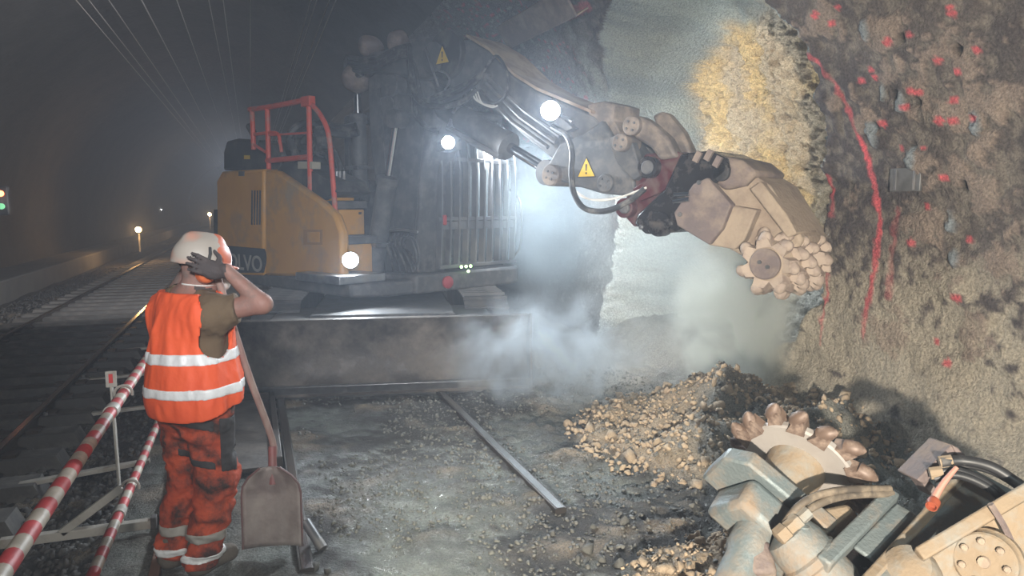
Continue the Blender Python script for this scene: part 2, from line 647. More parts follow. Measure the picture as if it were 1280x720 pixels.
def right_wall():
    ys = np.concatenate([np.arange(-4, 1.4, 0.1), np.arange(1.4, 9.6, 0.021), np.arange(9.6, 14, 0.05), 14 * 1.05 ** np.arange(0, 38)])
    ss = np.arange(-0.31, 0.78, 0.0041) * RT
    Y, S = np.meshgrid(ys, ss, indexing='ij')
    Y, S = Y.ravel(), S.ravel()
    ca, sa = np.cos(S / RT), np.sin(S / RT)
    z0 = ZC + RT * sa
    # niche
    wob = 0.05 * fbm(Y * 3, S * 3, seed=3)
    sd = poly_sd(Y, S, NICHE) + wob
    far = sstep(7.6, 8.4, Y)
    top = sstep(2.9, 3.7, z0)
    width = 0.07 + 0.30 * far + 0.42 * top * (1 - far * 0.5)
    t = np.clip(sd / width, 0, 1)
    tt = sstep(0, 1, t)
    dep = tt * (1.22 + 0.12 * fbm(Y * 1.3, S * 1.3, seed=9))
    inn = (sd > 0).astype(float)
    # relief
    n_big = fbm(Y * 1.1, S * 1.1, seed=21, oct=3)
    n_mid = fbm(Y * 5, S * 5, seed=31, oct=4)
    n_fin = fbm(Y * 17, S * 17, seed=41, oct=3)
    n_pit = np.abs(fbm(Y * 13, S * 13, seed=51, oct=4))
    rel = 0.035 * n_big + 0.018 * n_mid + 0.011 * n_fin
    back = sstep(0.75, 0.95, t) * inn
    zd = z0
    rock_zone = back * sstep(3.95, 3.5, z0 + 0.25 * n_mid * 0.4) * sstep(8.35, 8.0, Y + 0.1 * n_mid)
    rel_rock = 0.10 * n_big + 0.13 * (n_pit - 0.35) + 0.06 * n_mid + 0.035 * n_fin
    comb = np.sin((Y * 0.75 + S * 0.6) * 70 + 2.5 * n_mid) * 0.012
    rel = rel * (1 - rock_zone) + rel_rock * rock_zone
    edge_top = inn * (1 - sstep(0.8, 1, t)) * sstep(2.6, 3.1, z0)
    rel = rel + comb * edge_top
    # near lip is torn
    lip = np.exp(-(sd / 0.10) ** 2)
    rel = rel + lip * 0.03 * n_mid
    # foot of the wall bulges into the tunnel
    foot = sstep(0.55, -0.2, z0) * sstep(2.0, 3.0, Y) * sstep(6.2, 5.0, Y) * (1 - inn)
    rel = rel - foot * (0.28 + 0.18 * n_big + 0.07 * n_mid)
    # colours
    n = len(Y)
    dark = np.tile(np.array([0.100, 0.083, 0.078]), (n, 1))
    dark = lerp3(dark, (0.15, 0.125, 0.11), np.clip(0.5 + 0.7 * n_mid, 0, 1) * 0.7)
    dark = lerp3(dark, (0.07, 0.06, 0.065), np.clip(fbm(Y * 0.9, S * 1.4, seed=77) * 1.0, 0, 1))
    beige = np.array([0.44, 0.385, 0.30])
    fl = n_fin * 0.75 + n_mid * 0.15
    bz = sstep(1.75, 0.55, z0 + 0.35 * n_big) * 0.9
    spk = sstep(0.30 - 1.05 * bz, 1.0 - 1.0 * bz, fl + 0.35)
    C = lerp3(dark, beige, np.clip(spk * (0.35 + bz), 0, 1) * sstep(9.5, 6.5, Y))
    C = lerp3(C, (0.36, 0.35, 0.31), foot * 0.75)
    # far wall between niche and machine: grey, lightened in colour for its lit look
    C = lerp3(C, (0.30, 0.30, 0.30), sstep(8.4, 8.9, Y) * 0.75)
    # niche interior colours
    green = np.tile(np.array([0.30, 0.32, 0.285]), (n, 1))
    green = lerp3(green, (0.22, 0.245, 0.235), np.clip(0.5 + fbm(Y * 3, S * 3, seed=61), 0, 1))
    white = np.tile(np.array([0.62, 0.64, 0.60]), (n, 1))
    white = lerp3(white, (0.48, 0.42, 0.38), np.clip(n_fin * 1.6 - 0.2, 0, 1) * 0.25)
    yel = np.tile(np.array([0.62, 0.44, 0.20]), (n, 1))
    yel = lerp3(yel, (0.52, 0.41, 0.27), np.clip(0.5 + 1.2 * fbm(Y * 2.2, S * 2.2, seed=71), 0, 1))
    yel = lerp3(yel, (0.33, 0.26, 0.18), np.clip(n_pit * 2.2 - 0.75, 0, 1) * 0.55)  # shade of the pits put into the rock colour
    yel = lerp3(yel, (0.62, 0.60, 0.50), sstep(5.15, 4.80, Y + 0.15 * n_mid))
    yel = lerp3(yel, (0.55, 0.54, 0.48), sstep(1.6, 1.0, z0 + .2 * n_big))
    I = lerp3(green, (0.0, 0.0, 0.0), np.zeros(n))
    wl = sstep(2.7, 2.1, z0 + 0.2 * n_mid)[:, None]
    I = I * (1 - wl) + white * wl
    I = I * (1 - rock_zone[:, None]) + yel * rock_zone[:, None]
    I = lerp3(I, (0.42, 0.50, 0.50), edge_top * sstep(7.6, 6.6, Y) * 0.8)
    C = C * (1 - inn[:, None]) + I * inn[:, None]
    # halo of fresh concrete running over the far rim
    halo = sstep(-0.9, 0.0, sd + 0.3 * n_mid) * (1 - inn) * sstep(7.9, 8.4, Y) * sstep(1.9, 2.6, z0)
    C = lerp3(C, (0.36, 0.38, 0.34), halo * 0.8)

    # mortar patches round the drill holes
    def blob(px, py, r, col, amt, disp=0.0, jag=0.6, asp=1.0):
        nonlocal C, rel
        by, bs = wall_hit(px, py)
        m = (np.abs(Y - by) < r * 2.5) & (np.abs(S - bs) < r * 2.5)
        if not m.any(): return
        d = np.hypot(Y[m] - by, (S[m] - bs) * asp) / r + jag * (n_mid[m] * 0.5 + n_fin[m] * 0.35)
        k = sstep(1.1, 0.75, d)
        cc = C[m]
        C[m] = cc + (np.array(col) - cc) * (k * amt)[:, None]
        rel[m] += disp * k

    for px, py, r in [(1035, 22, .17), (1090, 40, .15), (1128, 30, .13), (1195, 62, .20), (1105, 105, .16), (1150, 118, .18), (1085, 160, .09), (1140, 185, .16), (1222, 150, .21), (1222, 228, .26), (1160, 268, .20), (1060, 245, .08), (1045, 130, .05), (1262, 120, .12), (1250, 330, .13), (1190, 320, .14), (1115, 430, .2), (1210, 420, .12)]:
        blob(px, py, r * .8, (0.40, 0.31, 0.245), 0.62, -0.002, 2.2)
    for px, py in [(1129, 47), (1199, 61), (1220, 148), (1142, 183), (1094, 160), (1150, 128), (1118, 118), (1208, 232)]:
        blob(px, py, .026, (0.015, 0.015, 0.015), 1.0, 0.05, 0.25, 0.6)
    for px, py in [(1082, 37), (1090, 170), (1102, 115), (1128, 125), (1190, 280), (1195, 320), (1140, 195), (1222, 155)]:
        blob(px, py, .045, (0.30, 0.34, 0.36), 0.9, -0.03, 0.7, 0.5)
    pink = (0.78, 0.13, 0.15)
    for px, py in [(1020, 18), (1045, 10), (1038, 30), (1115, 50), (1140, 43), (1190, 8), (1193, 16), (1175, 75), (1198, 90), (1092, 97), (1087, 88), (1152, 115), (1135, 132), (1143, 113), (1220, 146), (1195, 125), (1178, 150), (1105, 155), (1124, 186), (1155, 185), (1185, 222), (1160, 258), (1222, 63), (1212, 300), (1200, 373), (1186, 453), (1170, 427), (1141, 303), (1075, 102), (1195, 150)]:
        blob(px, py, .036, pink, 0.85, 0, 0.5, 1.4)
    for pts, w, k in [([(1003, 62), (1022, 82), (1040, 100), (1060, 140), (1067, 165), (1078, 190), (1090, 225), (1097, 262), (1100, 290), (1096, 330), (1089, 372), (1080, 420)], .023, 1.0), ([(1032, 222), (1041, 268)], .026, .85), ([(1036, 342), (1032, 380), (1027, 430)], .020, .7), ([(1122, 262), (1118, 310), (1114, 372)], .03, .4), ([(735, 5), (700, 22)], .07, .6)]:
        P = [wall_hit(*p) for p in pts]
        d = np.full(n, 9.0)
        for a, b in zip(P[:-1], P[1:]):
            d = np.minimum(d, seg_dist(Y, S, a[0], a[1], b[0], b[1]))
        q = sstep(1.15, 0.6, d / w + 0.35 * n_fin) * k * (0.75 + 0.35 * np.clip(n_mid, -1, 1))
        C = lerp3(C, pink, np.clip(q, 0, 1))
    # overspray specks beyond the niche
    sp = sstep(0.62, 0.8, vnoise(Y * 16, S * 16, seed=91)) * sstep(8.3, 8.9, Y) * sstep(13, 11, Y) * sstep(2.2, 2.8, z0) * (1 - inn)
    C = lerp3(C, (0.62, 0.18, 0.20), sp * 0.7)
    sp2 = sstep(0.55, 0.8, vnoise(Y * 18, S * 18, seed=93)) * sstep(8.2, 9, Y) * (1 - inn)
    C = lerp3(C, (0.42, 0.42, 0.40), sp2 * 0.7)

    off = dep + rel
    V = np.stack([XC + (RT + off) * ca, Y, z0 + off * sa * (1 - inn * 0.8)], 1)
    me = np_mesh('wall_right', V, grid_faces(len(ys), len(ss)), M_wall)
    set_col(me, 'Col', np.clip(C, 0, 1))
    o = link('wall_right', me)
    tag(o, 'curved tunnel wall of dark shotcrete with pink spray marks and a freshly milled niche', kind='structure')
    return o


wall_right = right_wall()


def shell(name, a0, a1, da, amp, label):
    ys = np.concatenate([np.arange(-4, 14, 0.25), 14 * 1.05 ** np.arange(0, 38)])
    aa = np.linspace(a0, a1, int(abs(a1 - a0) / da) + 2)
    Y, A = np.meshgrid(ys, aa, indexing='ij')
    Y, A = Y.ravel(), A.ravel()
    r = RT + amp * fbm(Y * 1.2, A * 6, seed=5)
    V = np.stack([XC + r * np.cos(A), Y, ZC + r * np.sin(A)], 1)
    o = link(name, np_mesh(name, V, grid_faces(len(ys), len(aa)), M_shell))
    tag(o, label, kind='structure')


shell('ceiling', 0.772, 2.45, 0.05, 0.04, 'sooty dark arched tunnel roof')
shell('wall_left', 2.445, 3.46, 0.05, 0.04, 'unlit left wall of the tunnel')

# ------------------------------------------------------------------ floor
M_floor = attr_mat('wet_silt_and_soil', 70, 0.5, 1.0, 60, 0.045, 0.85, 'Wet', 0.6)


def floor_height(X, Y):
    n_mid = fbm(X * 3.2, Y * 3.2, seed=101, oct=4)
    n_fin = fbm(X * 12, Y * 12, seed=111, oct=3)
    z = 0.016 * n_mid + 0.010 * n_fin - 0.008
    right = sstep(1.75, 2.1, X)
    z = z + right * (0.02 * n_mid + 0.016 * n_fin)
    # spoil heap that slides out of the niche
    dx, dy = (X - 3.65) / 1.35, (Y - 4.8) / 1.3
    heap = np.clip(1 - np.hypot(dx, dy), 0, 1)
    z = z + 0.46 * heap ** 1.1 * (1 + 0.2 * n_mid)
    dx, dy = (X - 2.25) / 0.75, (Y - 2.75) / 0.55
    heap2 = np.clip(1 - np.hypot(dx, dy), 0, 1)
    z = z + 0.22 * heap2 ** 0.8 * (1 + 0.25 * n_mid)
    ext = sstep(4.2, 4.9, X)
    z = z + ext * 0.35
    # bank under the stored tools
    bank = sstep(2.6, 3.8, X) * sstep(5.2, 4.2, Y)
    z = z + bank * (0.12 + 0.08 * n_mid + 0.03 * n_fin)
    # low ballast shoulder towards the running line
    left = sstep(-0.75, -1.25, X)
    z = z - left * (0.13 - 0.02 * n_mid - 0.02 * n_fin)
    return z, heap, heap2, n_mid, n_fin


def build_floor():
    xs = np.concatenate([np.arange(-7, -1.6, 0.12), np.arange(-1.6, 4.9, 0.03), np.arange(4.9, 6.6, 0.1)])
    ys = np.concatenate([np.arange(-4, 1.4, 0.2), np.arange(1.4, 9.0, 0.03), 9 * 1.035 ** np.arange(0, 64)])
    X, Y = np.meshgrid(xs, ys, indexing='ij')
    X, Y = X.ravel(), Y.ravel()
    z, heap, heap2, n_mid, n_fin = floor_height(X, Y)
    n = len(X)
    silt = np.tile(np.array([0.23, 0.245, 0.22]), (n, 1))
    silt = lerp3(silt, (0.12, 0.128, 0.12), np.clip(0.5 + n_mid, 0, 1))
    soil = np.array([0.042, 0.037, 0.033])
    big = fbm(X * 1.4, Y * 1.4, seed=131, oct=4)
    dk = np.clip(sstep(0.05, 0.55, big + 0.35 * n_fin + 0.25), 0, 1) * 0.75
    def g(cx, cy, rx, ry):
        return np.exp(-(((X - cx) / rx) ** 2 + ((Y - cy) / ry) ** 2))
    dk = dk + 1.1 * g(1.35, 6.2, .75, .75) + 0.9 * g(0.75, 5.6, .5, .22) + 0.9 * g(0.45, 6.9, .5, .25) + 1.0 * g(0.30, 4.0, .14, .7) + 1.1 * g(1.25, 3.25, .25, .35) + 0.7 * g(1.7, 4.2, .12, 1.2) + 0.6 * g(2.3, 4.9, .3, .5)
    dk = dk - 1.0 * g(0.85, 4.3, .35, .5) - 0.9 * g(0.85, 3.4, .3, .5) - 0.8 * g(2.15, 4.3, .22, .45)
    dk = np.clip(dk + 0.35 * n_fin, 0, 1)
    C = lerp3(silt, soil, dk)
    conc = sstep(0.0, -0.15, X) * sstep(-1.0, -0.8, X)
    C = lerp3(C, (0.19, 0.165, 0.135), conc * 0.8 * np.clip(0.7 + 0.5 * n_mid, 0, 1))
    bal = sstep(-0.72, -0.92, X + 0.06 * n_mid)
    C = lerp3(C, (0.040, 0.038, 0.037), bal)
    yel = np.tile(np.array([0.46, 0.35, 0.235]), (n, 1))
    yel = lerp3(yel, (0.40, 0.31, 0.21), np.clip(.5 + n_mid, 0, 1))
    C = C * (1 - sstep(0.02, 0.2, heap + .1 * n_mid)[:, None]) + yel * sstep(0.02, 0.2, heap + .1 * n_mid)[:, None]
    C = C * (1 - sstep(0.1, 0.3, heap2 + .1 * n_mid)[:, None]) + yel * sstep(0.1, 0.3, heap2 + .1 * n_mid)[:, None]
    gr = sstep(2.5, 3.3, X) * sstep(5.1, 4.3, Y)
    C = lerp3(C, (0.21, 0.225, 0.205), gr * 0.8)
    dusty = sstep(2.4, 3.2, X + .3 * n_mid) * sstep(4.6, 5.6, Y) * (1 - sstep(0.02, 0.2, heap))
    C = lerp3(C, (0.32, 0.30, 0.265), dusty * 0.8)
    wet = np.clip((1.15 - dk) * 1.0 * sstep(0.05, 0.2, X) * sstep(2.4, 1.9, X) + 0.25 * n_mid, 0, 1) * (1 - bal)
    V = np.stack([X, Y, z], 1)
    me = np_mesh('floor', V, grid_faces(len(xs), len(ys))[:, ::-1].copy(), M_floor)
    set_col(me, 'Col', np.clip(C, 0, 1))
    set_val(me, 'Wet', wet)
    o = link('floor', me)
    tag(o, 'wet silt, soil and ballast on the tunnel floor', kind='structure')


build_floor()
wk = MB()
wk.box((-5.35, 38, 0.08), (1.0, 84, 0.5))
tag(wk.build('walkway_kerb', mat('grey_walkway_concrete', (0.16, 0.155, 0.145), (0.10, 0.1, 0.1), 1.5, 0.8, bump=.3, bscale=8), bevel=0.03), 'raised concrete walkway along the left tunnel wall', kind='structure')


# ------------------------------------------------------------------ tracks
M_rail = mat('dark_rail_steel', (0.045, 0.040, 0.038), (0.075, 0.06, 0.05), 4, 0.5, metal=0.5)
M_railtop = mat('polished_rail_head', (0.42, 0.41, 0.40), (0.30, 0.29, 0.28), 3, 0.22, metal=1.0)
M_sleeper = mat('grimy_concrete_sleeper', (0.085, 0.082, 0.08), (0.05, 0.048, 0.047), 3, 0.8, dust=(0.14, 0.13, 0.12), dust_amt=.35, bump=.3, bscale=20)


def rail_prof(x, zt):
    P = [(-.075, 0), (.075, 0), (.075, .012), (.012, .03), (.012, .105), (.036, .115), (.036, .145), (-.036, .145), (-.036, .115), (-.012, .105), (-.012, .03), (-.075, .012)]
    return [(x + a, zt - .145 + b) for a, b in P]


def rail(x, zt, y0, y1, parent):
    m = MB()
    m.prism(rail_prof(x, zt), lambda u, v, t: (u, t, v), y0, y1)
    r = m.build('rail', M_rail, parent, smooth=False)
    m = MB()
    m.box((x, (y0 + y1) / 2, zt + .0015), (.05, y1 - y0, .005))
    m.build('rail_head', M_railtop, r)
    return r


trk = empty('railway_track', (0, 0, 0))
tag(trk, 'open running track with dark sleepers running straight away along the left wall', 'railway track')
for x in (-1.86, -3.36):
    rail(x, 0.03, -4, 80, trk)
sm = MB()
sm.box((-2.61, 0, -0.115), (2.5, .25, .2), taper=.93)
sme = sm.mesh('sleeper', M_sleeper)
cm = MB()
cm.box((0, 0, -.01), (.09, .12, .04))
cme = cm.mesh('rail_clip', M_rail)
y = -1.0
k = 0
far_sl = MB()
while y < 60:
    if y < 30:
        o = link('sleeper', sme, trk)
        o.location.y = y
        if y < 13:
            for x in (-1.96, -1.76, -3.46, -3.26):
                c = link('rail_clip', cme, o)
                c.location.x = x
    else:
        far_sl.box((-2.61, y, -0.115), (2.5, .25, .2), taper=.93)
    y += 0.6
tag(far_sl.build('distant_sleepers', M_sleeper, trk), kind='stuff')

trk2 = empty('embedded_track', (0, 0, 0))
tag(trk2, 'half-buried track under the excavator with one shiny rail edge in the mud', 'railway track')
rail(1.71, 0.022, 3.86, 14, trk2)
rail(0.20, 0.022, 3.62, 14, trk2)

pan = empty('steel_cover_plate', (0, 0, 0))
tag(pan, 'dark rimmed cover plate lying behind the shovel beside the left rail', 'cover plate')
m = MB()
m.box((-0.09, 6.1, 0.03), (0.44, 1.9, 0.03))
m.build('plate', M_bladem, pan, 0.004)
for a, b in (((-.31, 5.15, .06), (-.31, 7.05, .06)), ((.12, 5.15, .06), (.12, 7.05, .06)), ((-.31, 7.05, .06), (.12, 7.05, .06))):
    m = MB()
    m.bar(a, b, .05, .09)
    m.build('rim', M_rail, pan, 0.006)
# ------------------------------------------------------------------ excavator
EXO = Vector((1.64, 9.5, 0))
EXH = math.radians(299)
EF = Vector((math.cos(EXH), math.sin(EXH), 0))
EL = Vector((-math.sin(EXH), math.cos(EXH), 0))
EX = empty('excavator', EXO, EXH)
tag(EX, 'yellow and black excavator with caged cab reaching over to mill the tunnel wall', 'excavator')


def mp(px, py, w):
    d = ray(px, py)
    o = CAM - EXO
    p = o + d * ((w - o.dot(EL)) / d.dot(EL))
    return (p.dot(EF), p.z)


def m3(px, py, w):
    s_, z_ = mp(px, py, w)
    return Vector((s_, w, z_))


side = lambda u, v, t: (u, t, v)


def sprism(name, pxs, w0, w1, material, parent=EX, bevel=0.015, ref=None):
    poly = [mp(x, y, w0 if ref is None else ref) for x, y in pxs]
    m = MB()
    m.prism(poly, side, w0, w1)
    return m.build(name, material, parent, bevel)


def disc(name, px, py, w0, w1, r, material, parent=EX, n=24, bev=0.01):
    c = m3(px, py, w0)
    m = MB()
    h = w1 - w0
    m.lathe([(r - bev, 0), (r, bev * (1 if h > 0 else -1)), (r, h)], c, (0, 1, 0), n)
    return m.build(name, material, parent)


def hose(pts, r=0.022, name='hose', material=None, parent=EX, k=6, n=8):
    m = MB()
    m.tube([m3(*p) for p in pts], r, n, True, k)
    return m.build(name, material or M_hose, parent)


# ---- undercarriage (turned against the upper structure)
UR = Matrix.Rotation(math.radians(259.5 - 299), 4, 'Z')
uf = lambda p: tuple(UR @ Vector(p))


def ubuild(m, name, material, parent=EX, bevel=0.0):
    m.v = [uf(p) for p in m.v]
    return m.build(name, material, parent, bevel)


prof = [(2.62, 0.02), (2.50, 0.12), (2.44, 0.30), (2.43, 0.48), (2.47, 0.64), (2.56, 0.76), (2.50, 0.77), (2.40, 0.66), (2.35, 0.48), (2.36, 0.28), (2.42, 0.10), (2.54, 0.0)]
m = MB()
m.prism(prof, side, -1.46, 1.46)
blade = ubuild(m, 'dozer_blade', M_bladem, bevel=0.006)
m = MB()
m.box((2.585, 0, 0.06), (0.03, 2.94, 0.15), (0, 0.45, 0))
ubuild(m, 'cutting_edge', M_steel, blade, 0.004)
for sgn in (-1, 1):
    m = MB()
    m.prism([(2.62, 0.0), (2.64, 0.12), (2.58, 0.78), (2.36, 0.72), (2.30, 0.3), (2.40, 0.04)], side, sgn * 1.46, sgn * 1.485)
    ubuild(m, 'end_plate', M_bladem, blade, 0.004)
for sgn in (-1, 1):
    m = MB()
    m.bar((2.4, sgn * .45, .42), (0.9, sgn * .55, .5), .2, .26)
    ubuild(m, 'blade_arm', M_iron, bevel=0.02)
m = MB()
m.box((0.6, 0, 0.62), (3.2, 1.5, 0.26))
m.box((1.75, 0, 0.66), (0.9, 2.3, 0.10))
ubuild(m, 'chassis', M_iron, bevel=0.03)
shoe = MB()
shoe.box((0, 0, 0), (.17, .5, .035))
shoe.box((-.05, 0, .03), (.02, .5, .05))
shoe_me = shoe.mesh('track_shoe', M_iron)
for sgn in (-1, 1):
    m = MB()
    L_, Rr = 1.35, .36
    P = [(L_ + Rr * math.cos(a), .41 + Rr * math.sin(a)) for a in np.linspace(-PI / 2, PI / 2, 12)] + [(-L_ + Rr * math.cos(a), .41 + Rr * math.sin(a)) for a in np.linspace(PI / 2, 1.5 * PI, 12)]
    m.prism(P, side, sgn * 1.15 - .2, sgn * 1.15 + .2)
    cr = ubuild(m, 'crawler_track', M_iron)
    per = [(L_ + (Rr + .02) * math.cos(a), .41 + (Rr + .02) * math.sin(a), a - PI / 2) for a in np.linspace(-PI / 2, PI / 2, 8)]
    per += [(x, .41 + Rr + .02, 0.0) for x in np.arange(L_ - .18, -L_, -.18)]
    for x, z, a in per:
        o = link('track_shoe', shoe_me, cr)
        o.matrix_local = UR @ Matrix.Translation((x, sgn * 1.15, z)) @ Matrix.Rotation(-a, 4, 'Y')
m = MB()
m.lathe([(.62, .72), (.62, .9), (.7, .9), (.7, .98)], (0, 0, 0), (0, 0, 1), 32)
m.build('turntable', M_iron, EX)

# ---- deck
m = MB()
m.prism([(-2.05, -1.25), (0.95, -1.25), (1.2, -.9), (1.2, 1.3), (0.6, 1.36), (-1.4, 1.3), (-2.1, .9), (-2.25, 0), (-2.15, -.9)], lambda u, v, t: (u, v, t), .84, 1.0)
m.build('deck_frame', M_iron, EX, 0.03)

# ---- engine bodywork
hood = sprism('engine_side_panel', [(270, 226), (277, 214), (329, 211), (329, 345), (271, 343)], -1.27, -.75, M_yellow, bevel=0.035)
tank = sprism('fuel_tank_panel', [(331, 211), (346, 214), (400, 251), (418, 268), (426, 290), (427, 347), (331, 345)], -1.27, -1.15, M_yellow, bevel=0.04)
for i in range(4):
    m = MB()
    s0, z0 = mp(315 + 3.3 * i, 238, -1.275)
    s1, z1 = mp(314.5 + 3.3 * i, 281, -1.275)
    m.bar((s0, -1.272, z0), (s1, -1.272, z1), .006, .034, (1, 0, 0))
    m.build('vent_slot', M_black, hood)
sprism('dark_stripe', [(271, 306), (330, 311), (333, 322), (329, 341), (271, 341)], -1.274, -1.262, mat('charcoal_decal', (0.03, 0.035, 0.045), (0.045, 0.05, 0.06), 5, 0.5), hood, 0)
tcu = bpy.data.curves.new('maker_lettering', 'FONT')
tcu.body = 'VOLVO'
tcu.size = 0.30
tcu.extrude = 0.002
tcu.offset = 0.004
tx = bpy.data.objects.new('maker_lettering', tcu)
COL.objects.link(tx)
tx.parent = hood
tx.location = m3(276, 334, -1.278)
tx.scale = (1.08, 0.95, 1)
tx.rotation_euler = (PI / 2, 0, 0)
bpy.context.view_layer.update()
tme = bpy.data.meshes.new_from_object(tx)
tme.materials.append(mat('pale_lettering', (0.42, 0.40, 0.36), (0.3, 0.28, 0.25), 12, 0.6))
tloc, tscl, trot = tx.location.copy(), tx.scale.copy(), tx.rotation_euler.copy()
bpy.data.objects.remove(tx)
tx = link('maker_lettering', tme, hood)
tx.location, tx.scale, tx.rotation_euler = tloc, tscl, trot
hat = sprism('filler_hatch', [(384, 290), (399, 290), (399, 303), (384, 303)], -1.276, -1.262, M_yellow, tank, 0.004)
sprism('hatch_rim', [(379, 287), (403, 287), (403, 306), (379, 306)], -1.271, -1.262, mat('dark_yellow_seam', (0.35, 0.17, 0.03)), tank, 0.002)
sprism('hood_catch', [(298, 214), (305, 214), (305, 220), (298, 220)], -1.277, -1.262, M_black, hood, 0.002)
sprism('tail_scuff_guard', [(267, 262), (272, 262), (272, 300), (267, 300)], -1.272, -1.1, M_black, hood, 0.004)
m = MB()
m.prism([(-2.05, -1.22), (-2.15, -.9), (-2.25, 0), (-2.1, .9), (-1.5, 1.3), (-.8, 1.3), (-.8, -.7), (-1.9, -.72)], lambda u, v, t: (u, v, t), 1.0, 2.22)
m.build('counterweight', M_iron, EX, 0.06)
# hood on top
ab = sprism('air_filter_housing', [(279, 190), (283, 176), (296, 173), (345, 179), (362, 200), (366, 214), (279, 213)], -1.0, -.2, M_black, bevel=0.03)
sprism('caution_sticker', [(305, 194), (312, 194), (312, 199), (305, 199)], -1.004, -.99, M_signy, ab, 0)
sprism('walkway_cover', [(357, 200), (372, 206), (414, 226), (420, 240), (400, 250), (345, 214)], -1.1, -.6, M_black, bevel=0.01)
sprism('document_box', [(372, 202), (390, 202), (390, 211), (372, 211)], -1.12, -1.0, mat('cream_tin', (0.5, 0.46, 0.36), (0.4, 0.36, 0.3), 8, .6), bevel=0.004)
# red guard rail
gr = empty('guard_rail')
gr.parent = EX
WG = -1.1
for pts, r in [([(315, 136, WG), (317, 187, WG)], .032), ([(334, 133, WG), (336, 213, WG)], .032), ([(312, 137, WG), (340, 133, WG), (387, 124, WG)], .034), ([(386, 125, WG), (388, 244, WG)], .032), ([(387, 128, WG), (400, 143, WG), (410, 165, WG), (414, 200, WG), (419, 262, WG), (424, 315, WG)], .030), ([(334, 201, WG), (388, 196, WG)], .034), ([(336, 169, WG), (386, 166, WG)], .014), ([(316, 180, WG), (332, 190, WG)], .02), ([(318, 168, WG), (345, 166, WG), (350, 178, WG), (352, 190, WG)], .022)]:
    m = MB()
    m.tube([m3(*p) for p in pts], r, 8, True, 4 if len(pts) > 2 else 0)
    m.build('tube', M_red, gr)
m = MB()
c = m3(385, 127, WG)
m.box(c, (.18, .09, .12))
m.build('bracket', M_red, gr, 0.01)
for px, py, r in [(316, 170, .05), (352, 196, .05), (366, 188, .045)]:
    m = MB()
    m.tube([m3(px - 4, py - 12, WG + .1), m3(px + 2, py, WG + .05), m3(px + 3, py + 12, WG + .1)], r, 8, True, 3)
    m.build('clamp', M_iron, gr)
for pts in ([(366, 187, -.9), (362, 170, -.9), (374, 157, -.8), (392, 154, -.7), (425, 160, -.5), (445, 158, -.4)], [(372, 190, -.9), (372, 172, -.85), (384, 162, -.8), (402, 164, -.7), (430, 168, -.5), (448, 165, -.4)], [(366, 176, -.9), (372, 190, -.85), (386, 192, -.8), (396, 180, -.75), (393, 164, -.7)]):
    hose(pts, .05)
hose([(400, 160, -.75), (404, 180, -.75), (400, 192, -.75)], .09)
hose([(404, 185, -.8), (416, 188, -.8), (424, 205, -.8), (426, 228, -.8)], .035)
hose([(398, 190, -.8), (410, 196, -.8), (416, 212, -.8), (418, 228, -.8)], .035)
for px in (421, 425, 430):
    m = MB()
    m.cyl(m3(px, 232, -.85), m3(px, 214, -.85), .022, 10)
    m.build('pipe_fitting', M_steel, EX)
# stepped tool boxes
fr = lambda u, v, t: (t, u, v)


def fbox(name, px0, py0, px1, py1, s0, s1, material, parent=EX, bevel=.012):
    def mf(px, py):
        d = ray(px, py)
        o = CAM - EXO
        p = o + d * ((s1 - o.dot(EF)) / d.dot(EF))
        return p.dot(EL), p.z
    a, b = mf(px0, py0), mf(px1, py1)
    m = MB()
    m.box(((s0 + s1) / 2, (a[0] + b[0]) / 2, (a[1] + b[1]) / 2), (s1 - s0, abs(b[0] - a[0]), abs(a[1] - b[1])))
    return m.build(name, material, parent, bevel)


b1 = fbox('tool_box', 416, 232, 443, 251, -.2, .30, M_yellow)
fbox('name_plate', 424, 241, 436, 246, .29, .306, M_black, b1, 0)
fbox('step_plate', 420, 251, 459, 261, -.2, .46, M_iron)
b2 = fbox('tool_box', 424, 262, 456, 293, -.1, .44, M_yellow)
fbox('lock', 449, 265, 452, 268, .43, .452, M_black, b2, 0)
fbox('step_plate', 427, 296, 473, 304, -.1, .66, M_iron)
b3 = fbox('tool_box', 428, 305, 466, 344, -.1, .60, M_yellow)
fbox('step_plate', 424, 346, 482, 351, .2, 1.05, M_steel)


def work_lamp(px, py, w, r, power, tgt_local, ang=120, color=(0.86, 0.94, 1.0), nm='work_lamp'):
    c = m3(px, py, w)
    d = (Vector(tgt_local) - c).normalized()
    m = MB()
    m.lathe([(r * .5, -.12), (r * .95, -.07), (r * 1.08, -.01), (r * 1.08, .012), (r * .98, .012)], c, d, 20)
    lamp = m.build(nm, M_black, EX)
    m = MB()
    m.lathe([(r * .97, .0), (r * .97, .014), (r * .6, .026), (.001, .03)], c, d, 20)
    m.build('lamp_lens', M_lens, lamp)
    sp = spot('lamp_beam', c + d * .05, c + d * 3, power, color, ang, 0.6, r * .7, EX)
    return lamp


to_cam = lambda dx=0, dy=0, dz=0: Vector((EF.dot(CAM + Vector((dx, dy, dz)) - EXO), EL.dot(CAM + Vector((dx, dy, dz)) - EXO), CAM.z + dz))
work_lamp(438, 325, -1.19, .09, 120, to_cam(0.3, 2, -1.0), 150)

# ---- cab
cab = empty('cab')
cab.parent = EX
CS0, CS1, CW0, CW1, CZ0, CZ1 = -.75, 1.0, -.06, 1.24, 1.0, 3.02


def cb(name, c, d, material=M_black, bevel=.015, rot=None):
    m = MB()
    m.box(c, d, rot)
    return m.build(name, material, cab, bevel)


